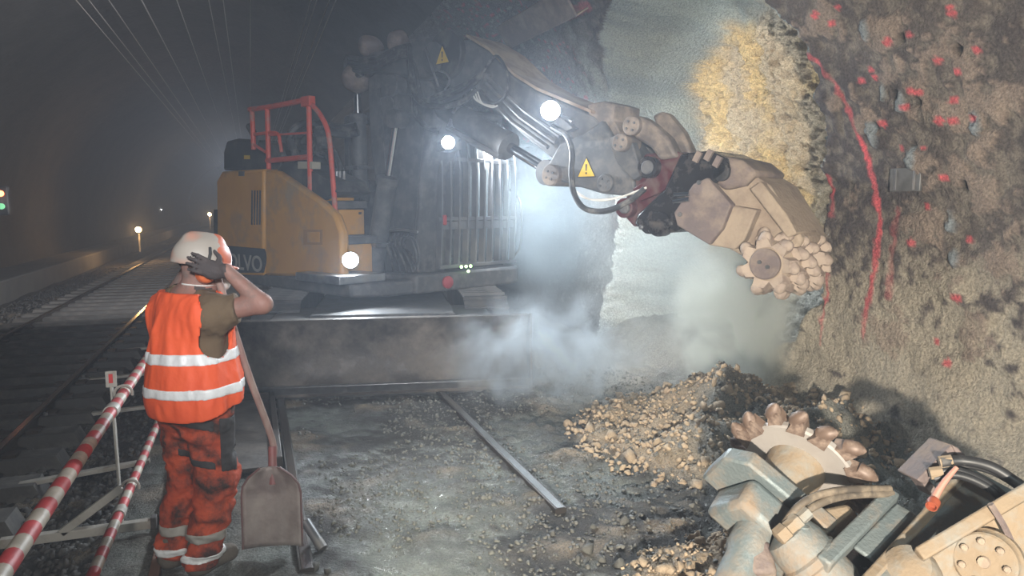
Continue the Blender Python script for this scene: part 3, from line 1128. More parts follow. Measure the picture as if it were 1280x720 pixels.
cb('roof', ((CS0 + CS1) / 2, (CW0 + CW1) / 2, CZ1), (CS1 - CS0, CW1 - CW0, .10), bevel=.04)
cb('floor_pan', ((CS0 + CS1) / 2, (CW0 + CW1) / 2, CZ0 + .03), (CS1 - CS0, CW1 - CW0, .14))
for s_, w_ in ((CS0 + .05, CW0 + .05), (CS0 + .05, CW1 - .05), (CS1 - .06, CW0 + .05), (CS1 - .06, CW1 - .05), (.1, CW0 + .04)):
    cb('pillar', (s_, w_, (CZ0 + CZ1) / 2), (.10, .09, CZ1 - CZ0))
cb('rear_panel', (CS0 + .03, (CW0 + CW1) / 2, 1.55), (.05, CW1 - CW0, 1.0))
cb('lower_front_panel', (CS1 - .02, CW0 + .15, 1.5), (.05, .3, 1.0))
cb('side_panel', (-.3, CW0 + .02, 1.55), (.8, .04, 1.0))
M_pane = bpy.data.materials.new('dusty_window_glass')
M_pane.use_nodes = True
_n, _l = M_pane.node_tree.nodes, M_pane.node_tree.links
_p = _n['Principled BSDF']
_p.inputs['Base Color'].default_value = (.5, .52, .52, 1)
_p.inputs['Roughness'].default_value = .25
_t = _n.new('ShaderNodeBsdfTransparent')
_t.inputs[0].default_value = (.82, .88, .9, 1)
_mx = _n.new('ShaderNodeMixShader')
_mx.inputs[0].default_value = .16
_l.new(_t.outputs[0], _mx.inputs[1])
_l.new(_p.outputs[0], _mx.inputs[2])
_l.new(_mx.outputs[0], _n['Material Output'].inputs[0])
cb('windscreen', (CS1 + .005, (CW0 + CW1) / 2, 2.05), (.012, CW1 - CW0 - .14, 1.8), M_pane, 0)
cb('side_window', (.5, CW0 + .01, 2.3), (.75, .012, 1.3), M_pane, 0)
cb('seat_base', (-.05, .72, 1.35), (.5, .5, .25), M_black, .06)
cb('seat_back', (-.35, .72, 1.85), (.14, .5, .8), M_black, .06, (0, -.15, 0))
# guard of upright flat bars
M_bar = mat('grey_guard_bar', (0.15, 0.155, 0.165), (0.10, 0.10, 0.11), 5, .5, metal=.3, dust=(.17, .165, .16), dust_amt=.3)
gs = CS1 + .16
for i in range(10):
    w_ = CW0 - .02 + i * (CW1 - CW0 + .04) / 9
    m = MB()
    for a_, b_ in (((gs - .30, 2.98), (gs - .05, 2.72)), ((gs - .05, 2.73), (gs + .01, 2.3)), ((gs + .01, 2.31), (gs, 1.6)), ((gs, 1.61), (gs - .03, 1.10))):
        m.bar((a_[0], w_, a_[1]), (b_[0], w_, b_[1]), .028, .085, (1, 0, 0))
    m.build('guard_bar', M_bar, cab)
for z_ in (2.42, 1.70, 1.12):
    cb('guard_crossbar', (gs + .012, (CW0 + CW1) / 2, z_), (.03, CW1 - CW0 + .1, .045), M_bar, .006)
cb('guard_mesh_panel', (gs + .006, (CW0 + CW1) / 2, 1.62), (.02, CW1 - CW0, .10), M_bar, .004)
m = MB()
m.tube([(gs - .1, CW1 + .02, 2.1), (gs + .05, CW1 + .1, 1.9), (gs + .06, CW1 + .1, 1.35), (gs - .05, CW1 + .05, 1.15)], .014, 6, True, 5)
m.build('mirror_stay', M_black, cab)
bump = MB()
bump.prism([(.9, -.62), (1.26, -.55), (1.30, 1.2), (1.0, 1.42), (.6, 1.42), (.6, -.62)], lambda u, v, t: (u, v, t), .84, 1.06)
bump.build('front_bumper', M_iron, EX, .03)
m = MB()
c = Vector((1.29, -.1, .95))
m.lathe([(.075, 0), (.075, .03), (.05, .045), (.001, .05)], c, (1, -.1, 0), 18)
m.build('marker_lamp', mat('red_lens', (.35, .05, .06), rough=.3), EX)
for dw, dz in ((.32, 1.12), (.40, 1.12), (.48, 1.12), (.44, 1.06)):
    m = MB()
    m.lathe([(.018, 0), (.018, .012), (.001, .02)], (1.31, dw - .2, dz), (1, -.2, 0), 10)
    m.build('indicator_light', mat('green_led', (.5, 1, .4), emit=(.55, 1, .35), estr=5), EX)
for px, py in ((527, 238), (556, 275)):
    m = MB()
    m.box(m3(px, py, -.1), (.03, .05, .12))
    m.build('red_tag', mat('red_tag_paint', (.35, .03, .03)), EX, .01)

# ---- boom
boom = sprism('boom', [(459, 98), (478, 84), (530, 90), (543, 112), (543, 150), (528, 215), (520, 345), (482, 345), (472, 250), (462, 180)], -.34, .14, M_iron, bevel=.03)
for pts in ([(472, 110), (486, 330)], [(530, 118), (512, 330)]):
    sprism('weld_rib', [(pts[0][0] - 2, pts[0][1]), (pts[0][0] + 3, pts[0][1]), (pts[1][0] + 3, pts[1][1]), (pts[1][0] - 2, pts[1][1])], -.355, -.33, M_iron, boom, .004)


def ram(name, base, tip, split, rb, rr, w, parent=EX):
    a, b = m3(base[0], base[1], w), m3(tip[0], tip[1], w)
    d = b - a
    L_ = d.length
    m = MB()
    m.lathe([(rb * .6, -.02), (rb, 0), (rb, L_ * split - .1), (rb * 1.13, L_ * split - .1), (rb * 1.13, L_ * split), (rb * .6, L_ * split + .02)], a, d, 20)
    o = m.build(name, M_iron, parent)
    m = MB()
    m.cyl(a + d * (split - .05), b, rr, 14)
    m.build('piston_rod', M_chrome, o)
    for q in (a, b):
        m = MB()
        m.lathe([(rb * .95, -rb * .8), (rb * .95, rb * .8)], q, (0, 1, 0), 18)
        m.build('pin_eye', M_iron, o)
    m = MB()
    k = a + d * (split * .35)
    m.box(k, (.26, .26, .05), d.to_track_quat('Z', 'X').to_matrix())
    m.build('hose_clamp', M_steel, o, .006)
    return o


ram('boom_cylinder', (466, 345), (496, 148), .64, .115, .04, -.55)
ram('boom_cylinder', (513, 345), (541, 148), .64, .115, .04, .32)
ram('positioning_cylinder', (451, 245), (446, 100), .70, .10, .05, -.30)
for px, py, r in ((487, 107, .13), (484, 133, .12)):
    disc('pivot_pin', px, py, -.50, -.2, r, M_iron)
sprism('pivot_lug', [(474, 122), (498, 116), (516, 118), (518, 140), (505, 146), (478, 144)], -.47, .2, M_iron, bevel=.02)
# knuckle head
kn = sprism('knuckle_head', [(440, 90), (446, 74), (458, 66), (490, 60), (520, 46), (562, 46), (568, 92), (530, 100), (480, 92)], -.42, .25, M_iron, bevel=.03)
for px, py, r in ((464, 58, .13), (498, 52, .12), (446, 98, .17)):
    V, Q = surface_nets(lambda X, Y, Z, c=m3(px, py, -.36), r=r: np.sqrt((X - c[0]) ** 2 + ((Y - c[1]) * .8) ** 2 + (Z - c[2]) ** 2) - r + .02 * vnoise(X * 9, Y * 9, Z * 9, 3), [q - .26 for q in m3(px, py, -.36)], [q + .26 for q in m3(px, py, -.36)], .025)
    link('dusty_cap', np_mesh('dusty_cap', V, Q, M_tan2), kn)
for i in range(4):
    hose([(436, 72 + 5 * i, -.46), (455, 74 + 5 * i, -.52), (475, 72 + 4 * i, -.52), (492, 62 + 4 * i, -.5), (512, 56 + 4 * i, -.48)], .028)
hose([(436, 70, -.46), (432, 84, -.46), (438, 96, -.44), (452, 92, -.46)], .04)
for i in range(3):
    hose([(512, 58 + 5 * i, -.5), (514 + 3 * i, 90, -.55), (520 + 4 * i, 118 + 3 * i, -.55), (545, 128 - 4 * i, -.55), (575, 118 - 5 * i, -.5), (603, 96 - 2 * i, -.45)], .026)
hose([(510, 76, -.5), (520, 122, -.58), (548, 134, -.58), (580, 126, -.5), (596, 112, -.45)], .03)
hose([(532, 60, -.5), (540, 85, -.52), (548, 108, -.52)], .012, 'cable', M_steel)
hose([(548, 88, -.5), (558, 92, -.52), (562, 102, -.5), (556, 112, -.5)], .012, 'cable', M_steel)
hose([(514, 120, -.5), (516, 140, -.52), (528, 156, -.5), (545, 162, -.46)], .022)
hose([(519, 120, -.5), (522, 142, -.52), (534, 160, -.5), (550, 166, -.46)], .022)
# stick
stick = sprism('stick', [(526, 60), (560, 48), (588, 50), (612, 66), (644, 98), (673, 116), (742, 146), (768, 176), (796, 212), (790, 246), (752, 240), (700, 206), (659, 174), (609, 130), (570, 112), (535, 100)], -.36, .14, M_iron, bevel=.02)
m = MB()
tp = [mp(x, y, -.36) for x, y in [(586, 47), (614, 64), (646, 96), (675, 114), (742, 142)]]
for (a, b), (c_, d_) in zip(tp[:-1], tp[1:]):
    m.loft([(a, -.40, b), (a, .18, b), (a, .18, b + .03), (a, -.40, b + .03)], [(c_, -.40, d_), (c_, .18, d_), (c_, .18, d_ + .03), (c_, -.40, d_ + .03)])
m.build('top_plate', M_boomtop, stick)
for a, b in (((604, 92), (655, 138)), ((607, 104), (650, 146)), ((600, 112), (640, 152))):
    m = MB()
    m.tube([m3(a[0], a[1], -.40), m3(b[0], b[1], -.40), m3(b[0] + 45, b[1] + 32, -.40)], .022, 8)
    m.build('hydraulic_pipe', M_iron, stick)
sprism('pipe_bracket', [(600, 90), (606, 92), (600, 116), (594, 113)], -.46, -.34, M_iron, stick, .006)
hose([(602, 92, -.45), (620, 70, -.45), (634, 92, -.48), (632, 118, -.48), (616, 128, -.45), (600, 112, -.45)], .016)
for i in range(3):
    hose([(590 + 3 * i, 112, -.45), (594 + 4 * i, 124 + 2 * i, -.47), (604 + 5 * i, 130 + 2 * i, -.46), (614 + 4 * i, 132, -.44)], .009, 'cable', M_white)
disc('pivot_pin', 539, 72, -.47, -.36, .17, M_iron)
disc('pivot_pin', 555, 68, -.44, -.36, .26, M_black)
ram('stick_cylinder', (545, 128), (690, 216), .66, .135, .055, -.20)
m = MB()
m.tube([m3(560, 160, -.30), m3(595, 180, -.30), m3(625, 196, -.30)], .035, 8)
m.build('grease_pipe', M_iron, EX)


def triangle(px, py, w, hgt, parent):
    c = m3(px, py, w)
    h = hgt
    m = MB()
    m.prism([(c.x - h * .58, c.z - h * .45), (c.x + h * .58, c.z - h * .45), (c.x, c.z + h * .55)], side, w, w + .008)
    t = m.build('warning_sign', M_signk, parent)
    return t, c


for px, py, w, hgt, par, rot in ((553, 69, -.47, .19, EX, 0), (733, 210, -.40, .18, EX, 0)):
    sg = empty('warning_sign')
    sg.parent = par
    c = m3(px, py, w)
    sg.location = c
    h = hgt
    m = MB()
    m.prism([(-h * .62, -h * .5), (h * .62, -h * .5), (0, h * .62)], side, 0, .01)
    m.build('border', M_signk, sg)
    m = MB()
    m.prism([(-h * .52, -h * .44), (h * .52, -h * .44), (0, h * .50)], side, -.003, .004)
    m.build('yellow_face', M_signy, sg)
    m = MB()
    m.prism([(-h * .05, h * .2), (h * .05, h * .2), (h * .03, -h * .15), (-h * .03, -h * .15)], side, -.005, 0)
    m.prism([(-h * .045, -h * .22), (h * .045, -h * .22), (h * .045, -h * .32), (-h * .045, -h * .32)], side, -.005, 0)
    m.build('exclamation_mark', M_signk, sg)
work_lamp(688, 138, -.60, .092, 420, to_cam(.6, 1, -.9), 112)
work_lamp(560, 178, -.62, .07, 240, to_cam(1.5, 2, -.9), 150)
sprism('lamp_bracket', [(684, 140), (700, 146), (716, 160), (708, 164), (688, 150)], -.47, -.36, M_iron, stick, .006)
sprism('lamp_bracket', [(546, 178), (562, 176), (562, 186), (546, 190)], -.58, -.40, M_iron, boom, .006)
for a, b in (((703, 146), (716, 153)), ((690, 158), (703, 167)), ((704, 166), (714, 174))):
    m = MB()
    m.cyl(m3(a[0], a[1], -.44), m3(b[0], b[1], -.44), .025, 10)
    m.build('hose_fitting', M_steel, stick)
hose([(690, 158, -.45), (708, 170, -.47), (715, 190, -.50), (714, 215, -.52), (717, 240, -.54), (730, 260, -.55), (755, 264, -.55), (782, 254, -.53), (806, 236, -.5)], .027)
hose([(716, 236, -.45), (732, 248, -.5), (760, 249, -.52), (790, 242, -.5), (808, 235, -.5)], .008, 'cable', M_white)
hose([(716, 236, -.45), (740, 250, -.55), (770, 248, -.55), (808, 234, -.5)], .007, 'cable', M_white)
# nose of the stick and linkage
sprism('stick_nose', [(700, 178), (728, 168), (752, 150), (790, 210), (794, 246), (752, 242), (698, 226), (680, 214)], -.40, .18, M_iron, bevel=.02)
sprism('nose_bracket', [(734, 130), (756, 126), (768, 130), (766, 150), (776, 166), (762, 172), (736, 152)], -.34, .12, M_link, bevel=.015)
disc('pin_cover', 687, 219, -.47, .2, .105, M_link)
disc('pin_cover', 755, 229, -.44, .2, .085, M_iron)
for w_ in (-.46, .12):
    sprism('link_arm', [(762, 172), (776, 166), (790, 178), (798, 205), (806, 215), (792, 226), (772, 205), (764, 188)], w_, w_ + .10, M_iron, bevel=.012, ref=-.46)
lk = sprism('tipping_link', [(788, 148), (798, 144), (812, 152), (834, 172), (846, 196), (824, 200), (812, 184), (792, 172)], -.48, -.32, M_link, bevel=.03)
sprism('tipping_link', [(800, 142), (812, 136), (820, 140), (838, 162), (852, 192), (838, 198), (822, 170), (806, 156)], -.10, .05, M_link, bevel=.03, ref=-.30)
disc('pin_cover', 788, 157, -.54, -.3, .085, M_link)
disc('pin_cover', 774, 178, -.54, -.3, .08, M_link)
for px, py in ((788, 157), (774, 178), (687, 219), (755, 229)):
    for k in range(4):
        m = MB()
        a = k * PI / 2 + .5
        c = m3(px, py, -.545 if py < 200 else -.475)
        m.lathe([(.012, 0), (.012, -.012)], c + Vector((math.cos(a) * .045, 0, math.sin(a) * .045)), (0, 1, 0), 6)
        m.build('bolt', M_iron, EX)
# quick coupler
qc = sprism('quick_coupler', [(792, 210), (806, 192), (846, 189), (866, 200), (838, 236), (812, 276), (792, 284), (772, 262), (786, 240)], -.36, .20, M_darkred, bevel=.02)
sprism('coupler_cheek', [(815, 195), (846, 189), (866, 197), (836, 236), (800, 252), (790, 236), (806, 226)], -.43, -.38, M_darkred, qc, .01)
disc('coupler_pin', 808, 209, -.52, -.38, .095, M_blackgloss, qc)
disc('coupler_pin', 779, 260, -.46, -.36, .09, M_darkred, qc)
for px, py, r in ((808, 209, .06), (779, 260, .05)):
    disc('pin_recess', px, py, -.535, -.5, r, M_iron, qc)
# rotator body in oily black
rb = sprism('rotator_body', [(850, 192), (886, 188), (908, 198), (912, 214), (884, 236), (866, 262), (846, 290), (806, 293), (792, 280), (796, 268), (830, 236)], -.46, .26, M_blackgloss, bevel=.025)
for px, py in ((800, 284), (812, 288)):
    disc('grease_nipple', px, py, -.48, -.44, .022, M_steel, rb)
disc('rotator_flange', 822, 280, -.50, -.40, .11, M_blackgloss, rb)
for a, b in (((842, 252), (862, 249)), ((843, 243), (862, 242))):
    m = MB()
    m.cyl(m3(a[0], a[1], -.50), m3(b[0], b[1], -.50), .022, 10)
    m.build('hydraulic_coupling', M_chrome, rb)
for x, y in ((872, 196), (886, 194), (897, 202)):
    m = MB()
    m.box(m3(x, y, -.47), (.05, .03, .09), (0, .5, 0))
    m.build('stamped_mark', M_tan2, rb)
# milling head
mh = sprism('cutter_housing', [(880, 212), (896, 198), (912, 202), (934, 214), (962, 232), (984, 268), (1004, 300), (972, 345), (930, 322), (905, 308), (888, 306), (912, 262)], -.34, .30, M_tan, bevel=.03)
sprism('housing_plate', [(866, 230), (884, 222), (914, 256), (902, 286), (886, 306), (846, 282), (842, 266)], -.50, -.40, M_tan2, mh, .012)
sprism('housing_cheek', [(884, 306), (901, 284), (915, 257), (946, 262), (930, 300), (918, 312)], -.44, -.32, M_tan, mh, .015)
sprism('housing_ridge', [(936, 236), (950, 226), (984, 270), (996, 292), (984, 298)], -.42, .05, M_tan, mh, .015)
sprism('motor_cover', [(884, 208), (902, 194), (926, 200), (946, 216), (930, 232), (904, 238), (890, 226)], -.42, .25, M_tan2, mh, .04)
for px, py in ((873, 228), (849, 268)):
    disc('plate_bolt', px, py, -.515, -.49, .02, M_iron, mh, 8, .004)
disc('motor_port', 900, 215, -.46, -.40, .075, M_black, mh)

M_pick = mat('worn_cutter_pick', (0.36, 0.28, 0.235), (0.25, 0.19, 0.16), 9, .6, metal=.2, dust=(.45, .36, .29), dust_amt=.45, dust_scale=7)


def pick_mesh():
    m = MB()
    m.loft([(-.070, -.060, -.05), (.070, -.060, -.05), (.070, .060, -.05), (-.070, .060, -.05)], [(-.035, -.045, .045), (.055, -.045, .055), (.055, .045, .055), (-.035, .045, .045)])
    m.lathe([(.046, -.01), (.048, .025), (.040, .05), (.022, .066), (.004, .072)], (.012, 0, .03), (.75, 0, .66), 10)
    return m.mesh('pick', M_pick, ang=60)


PK = pick_mesh()
dc = m3(957, 330, -.50)
for (w0, w1, nm) in ((-.50, -.07, 0), (.09, .50, 1)):
    r = .20
    m = MB()
    sgn = 1 if nm == 0 else -1
    a = w0 if nm == 0 else w1
    hgt = abs(w1 - w0)
    m.lathe([(.10, .0), (.135, .01), (.17, .05), (r, .14), (r + .02, hgt - .03), (r, hgt)], (dc.x, a, dc.z), (0, sgn, 0), 28)
    drum = m.build('cutter_drum', M_tan, EX)
    m = MB()
    m.lathe([(.112, -.03), (.122, -.022), (.122, .03)], (dc.x, a, dc.z), (0, sgn, 0), 24)
    m.build('end_cap', M_tan2, drum)
    for ox, oz in ((.03, -.02), (-.035, .015)):
        m = MB()
        m.lathe([(.016, -.045), (.016, -.02)], (dc.x + ox, a, dc.z + oz), (0, sgn, 0), 8)
        m.build('cap_bolt', M_iron, drum)
    for row in range(4):
        npk = (7, 8, 9, 9)[row]
        for k in range(npk):
            ang = 2 * PI * k / npk + row * .42 * sgn
            off = (.05, .15, .26, .37)[row]
            rr = (.170, .205, .215, .215)[row]
            o = link('pick', PK, drum)
            rad = Vector((math.cos(ang), -sgn * (.55, .28, .1, 0)[row], math.sin(ang))).normalized()
            tan = Vector((-math.sin(ang), 0, math.cos(ang))) * -1
            yb = rad.cross(tan).normalized()
            tn = yb.cross(rad)
            M_ = Matrix((tn, yb, rad)).transposed().to_4x4()
            M_.translation = Vector((dc.x + math.cos(ang) * rr, a + sgn * off, dc.z + math.sin(ang) * rr))
            o.matrix_local = M_
# lower hose bundle between the boom rams
for i in range(5):
    hose([(486 + 6 * i, 292, -.42), (484 + 5 * i, 305, -.5), (488 + 7 * i, 322, -.5), (492 + 8 * i, 340, -.42)], .016)
hose([(478, 290, -.45), (500, 287, -.5), (522, 290, -.45)], .018, 'hose', M_steel)
for i in range(2):
    hose([(505 + 6 * i, 296, -.44), (514 + 5 * i, 300, -.5), (520 + 4 * i, 318, -.48), (518 + 4 * i, 338, -.44)], .014, 'cable', M_iron)
# lamps added behind the stick and on the cab to brighten niche and wall
c = m3(700, 140, .26)
niche_l = Vector((EF.dot(Vector((5.4, 6.4, 1.6)) - EXO), EL.dot(Vector((5.4, 6.4, 1.6)) - EXO), 1.6))
for c, tg, pw, an in ((c, niche_l, 270, 140), (Vector((1.18, .62, 2.80)), Vector((1.6, 2.4, 1.2)), 420, 130)):
    d = (tg - c).normalized()
    m = MB()
    m.lathe([(.04, -.12), (.075, -.07), (.08, .0), (.08, .012)], c, d, 18)
    lo = m.build('work_lamp', M_black, EX)  # body of the added lamp
    m = MB()
    m.lathe([(.072, .012), (.05, .022), (.001, .026)], c, d, 18)
    m.build('lamp_lens', M_lens, lo)
    spot('lamp_beam', c + d * .06, c + d * 3, pw, (0.90, 0.96, 1.0), an, .5, .05, EX)
m = MB()
m.box((1.10, .62, 2.86), (.12, .05, .1))
m.build('added_lamp_foot', M_black, EX)
# rear lamp that lights the haze behind the machine
rl = MB()
rl.lathe([(.05, 0), (.1, .05), (.1, .08)], (-2.2, -.4, 2.45), (-1, -.3, 0), 16)
rl_o = rl.build('rear_work_lamp', M_black, EX)
m = MB()
m.lathe([(.095, .08), (.06, .09), (.001, .092)], (-2.2, -.4, 2.45), (-1, -.3, 0), 16)
m.build('lamp_lens', M_lens, rl_o)
spot('lamp_beam', (-2.35, -.45, 2.45), (-6, -.9, 2.9), 1300, (1.0, .97, .95), 105, .7, .08, EX)
# ------------------------------------------------------------------ worker
WB = Vector((-0.31, 3.87, 0))
PF = Vector((0.80, 0.60, 0))      # facing
PR = Vector((0.60, -0.80, 0))     # his right
PU = Vector((0, 0, 1))
AX = (PR, PF, PU)


def wp(r, f, z):
    return PR * r + PF * f + PU * z


def wl(px, py, y):
    return on_y(px, py, y) - WB


M_skin = mat('dusty_skin', (0.34, 0.17, 0.13), (0.24, 0.12, 0.095), 9, .6, dust=(.20, .14, .12), dust_amt=.3, dust_scale=8, bump=.15, bscale=60)
M_vest = mat('orange_hi_vis_fabric', (0.92, 0.13, 0.035), (0.82, 0.10, 0.03), 7, .7, bump=.25, bscale=18, bdist=.02)
M_band = mat('silver_reflective_tape', (0.88, 0.88, 0.88), (0.72, 0.72, 0.72), 14, .4, bump=.2, bscale=25)
M_shirt = mat('brown_cotton', (0.155, 0.105, 0.06), (0.12, 0.08, 0.048), 8, .9, bump=.4, bscale=20)
M_trous = mat('dirty_orange_work_trousers', (0.56, 0.085, 0.028), (0.42, 0.055, 0.022), 5, .85, dust=(.055, .028, .022), dust_amt=.36, dust_scale=7, bump=.6, bscale=14, bdist=.03)
M_patch = mat('dark_grey_patch', (0.03, 0.028, 0.03), (0.05, 0.045, 0.045), 9, .9)
M_glove = mat('grimy_dark_glove', (0.045, 0.036, 0.038), (0.085, 0.065, 0.06), 12, .8, bump=.3, bscale=50)
M_helm = mat('scuffed_helmet_shell', (0.42, 0.37, 0.32), (0.60, 0.2, 0.11), 6, .45, contrast=.14, detail=1)
M_muff = mat('orange_ear_muff', (0.85, 0.20, 0.06), (0.7, 0.15, 0.05), 8, .5)
M_boot = mat('dusty_work_boot', (0.09, 0.075, 0.06), (0.17, 0.14, 0.11), 8, .85, bump=.4, bscale=25)

hips = wp(0.02, 0.0, .90)
chest = wp(0.0, 0.02, 1.20)
neck0 = wp(0.02, .01, 1.40)
headc = wp(.04, .06, 1.545)
shR = wp(.185, .0, 1.345)
shL = wp(-.185, .02, 1.345)
elR = wl(328, 380, 3.66)
wrR = wl(283, 338, 3.70)
elL = wp(-.36, .14, 1.36)
wrL = wp(-.20, .14, 1.53)
hpR = wp(.095, 0, .86)
hpL = wp(-.095, 0, .86)
knR = wp(.10, .05, .47)
knL = wp(-.115, .03, .47)
anR = wl(252, 700, 3.80); anR.z = .09
anL = wl(218, 698, 3.93); anL.z = .09
earR = headc + Vector((.37, -.93, 0)) * .085 + PU * -.005
HFW = Vector((.93, .37, 0)).normalized()
HRT = Vector((HFW.y, -HFW.x, 0))
HA = (HRT, (HFW * .99 + PU * -.14).normalized(), (PU * .99 + HFW * .14).normalized())


def torso(X, Y, Z, off=0.0):
    d = sd_ell(X, Y, Z, chest + PU * .02, AX, (.185 + off, .125 + off, .27 + off))
    d = smin(d, sd_ell(X, Y, Z, hips, AX, (.175 + off, .13 + off, .17 + off)), .12)
    d = smin(d, sd_caps(X, Y, Z, hips + PU * .08, chest, .125 + off), .1)
    d = smin(d, sd_caps(X, Y, Z, shL - PU * .02, shR - PU * .02, .07 + off), .08)
    return d


# right hand laid over the ear muff: palm + five fingers
pc = earR + HRT * .085 + HFW * -.015 + PU * .012
hand_dir = (HFW * -.85 + PU * .42 + HRT * -.15).normalized()   # towards the finger tips (back of the head)
hand_side = (PU * .8 + HFW * .6).normalized()
hand_side = (hand_side - hand_dir * hand_side.dot(hand_dir)).normalized()
hand_n = hand_dir.cross(hand_side)
if hand_n.dot(HRT) > 0: hand_n = -hand_n     # palm normal points at the head


def hand(X, Y, Z, wr, c, d_, s_, n_, tdir):
    D = sd_ell(X, Y, Z, c, (d_, s_, n_), (.052, .046, .022))
    D = smin(D, sd_caps(X, Y, Z, wr, c - d_ * .03, .028, .026), .03)
    for i, (o_, L_) in enumerate(((.034, .070), (.012, .080), (-.011, .075), (-.033, .058))):
        a = c + d_ * .036 + s_ * o_
        b = a + (d_ + s_ * o_ * 3.2).normalized() * L_ * .55 + n_ * .006
        e = b + (d_ + n_ * .75 + s_ * o_ * 1.5).normalized() * L_ * .48
        D = smin(D, sd_caps(X, Y, Z, a, b, .0105, .0095), .006)
        D = smin(D, sd_caps(X, Y, Z, b, e, .0095, .0080), .004)
    a = c - d_ * .028 + s_ * .034
    b = a + (s_ * .9 + d_ * .35 + n_ * .2).normalized() * .042
    e = b + (s_ * .45 + d_ * .8 + n_ * .35).normalized() * .034
    D = smin(D, sd_caps(X, Y, Z, a, b, .014, .0115), .010)
    D = smin(D, sd_caps(X, Y, Z, b, e, .0115, .009), .004)
    return D


pcL = headc - HRT * .165 + PF * .0 + PU * .0
hdL = (PF * -.6 + PU * .75).normalized()
hsL = (PU * .6 + PF * .75).normalized()
hsL = (hsL - hdL * hsL.dot(hdL)).normalized()
hnL = hdL.cross(hsL)
if hnL.dot(PR) < 0: hnL = -hnL


def body_sdf(X, Y, Z):
    d = torso(X, Y, Z)
    d = smin(d, sd_caps(X, Y, Z, neck0 - PU * .04, headc - PU * .05, .062, .056), .05)
    h = sd_ell(X, Y, Z, headc + HA[2] * .015, HA, (.076, .098, .112))
    h = smin(h, sd_ell(X, Y, Z, headc + HA[1] * .03 - HA[2] * .07, HA, (.056, .064, .055)), .05)
    h = smin(h, sd_caps(X, Y, Z, headc + HA[1] * .095 - HA[2] * .01, headc + HA[1] * .115 - HA[2] * .035, .010, .015), .015)   # nose
    h = smin(h, sd_caps(X, Y, Z, headc + HA[1] * .085 - HA[2] * .075 + PR * .02, headc + HA[1] * .085 - HA[2] * .075 - PR * .02, .010), .012)   # mouth
    for sg in (1, -1):
        h = smin(h, sd_ell(X, Y, Z, headc + HRT * .078 * sg - HA[2] * .01, HA, (.012, .02, .032)), .01)   # ear
        h = np.maximum(h, -(np.sqrt(sum((q - c) ** 2 for q, c in zip((X, Y, Z), headc + HA[1] * .108 + HRT * .033 * sg + HA[2] * .01))) - .016))   # eye socket
    d = smin(d, h, .03)
    d = smin(d, sd_caps(X, Y, Z, shR, elR, .056, .046), .04)
    d = smin(d, sd_caps(X, Y, Z, elR, wrR, .047, .030), .02)
    d = smin(d, sd_caps(X, Y, Z, shL, elL, .056, .046), .04)
    d = smin(d, sd_caps(X, Y, Z, elL, wrL, .046, .029), .02)
    d = smin(d, hand(X, Y, Z, wrR, pc, hand_dir, hand_side, hand_n, 1), .012)
    d = smin(d, hand(X, Y, Z, wrL, pcL, hdL, hsL, hnL, 1), .012)
    for hp, kn, an in ((hpR, knR, anR), (hpL, knL, anL)):
        d = smin(d, sd_caps(X, Y, Z, hp, kn, .085, .055), .04)
        d = smin(d, sd_caps(X, Y, Z, kn, an, .055, .04), .03)
    return d


def merge_nets(parts):
    Vs, Qs, n = [], [], 0
    for V, Q in parts:
        Vs.append(V)
        Qs.append(Q + n)
        n += len(V)
    return np.concatenate(Vs), np.concatenate(Qs)


V, Q = surface_nets(body_sdf, (-.52, -.52, .03), (.52, .52, 1.74), .0072)
me = np_mesh('person', V, Q, M_skin)
me.materials.append(M_glove)
# gloved hands
vm = np.zeros(len(V), bool)
for c, wr in ((pc, wrR), (pcL, wrL)):
    cc = np.array(c)
    ax = np.array((c - wr).normalized())
    vm |= (np.linalg.norm(V - cc, axis=1) < .15) & (((V - np.array(wr)) @ ax) > -.005) & (np.linalg.norm(V - np.array(headc), axis=1) > .118)
fi = vm[Q].all(1).astype(np.int32)
me.polygons.foreach_set('material_index', fi)
W = link('person', me)
W.location = WB
tag(W, 'worker in orange hi-vis vest holding a hand to his ear muff beside a shovel', 'person')

armhole = lambda X, Y, Z: np.minimum(sd_caps(X, Y, Z, shR + PR * .03 - PU * .14, shR + PR * .045 + PU * .06, .085, .075), sd_caps(X, Y, Z, shL - PR * .03 - PU * .14, shL - PR * .045 + PU * .06, .085, .075))


def folds(X, Y, Z, amp, sc, seed, zs=.6):
    return amp * fbm(X * sc, Y * sc, Z * sc * zs, seed, 3)


def vest_sdf(X, Y, Z, off=0.0):
    o = .032 + off
    d = torso(X, Y, Z, o)
    flare = sd_ell(X, Y, Z, wp(.02, 0, .90), AX, (.225 + off, .185 + off, .30))
    flare = np.maximum(flare, Z - 1.16)
    d = smin(d, flare, .12) + folds(X, Y, Z, .012, 11, 5, .35)
    d = np.maximum(d, -(d + .018 + max(off, 0)))          # shell
    d = np.maximum(d, 0.855 + .03 * np.sin(X * 9 + Y * 5) - Z)
    d = np.maximum(d, Z - 1.435)
    d = np.maximum(d, -armhole(X, Y, Z))
    d = np.maximum(d, -(sd_caps(X, Y, Z, neck0 + PU * .2, neck0 - PU * .01, .088)))
    d = np.maximum(d, -(sd_caps(X, Y, Z, neck0 + PF * .12 + PU * .1, chest + PF * .2, .07)))
    return d


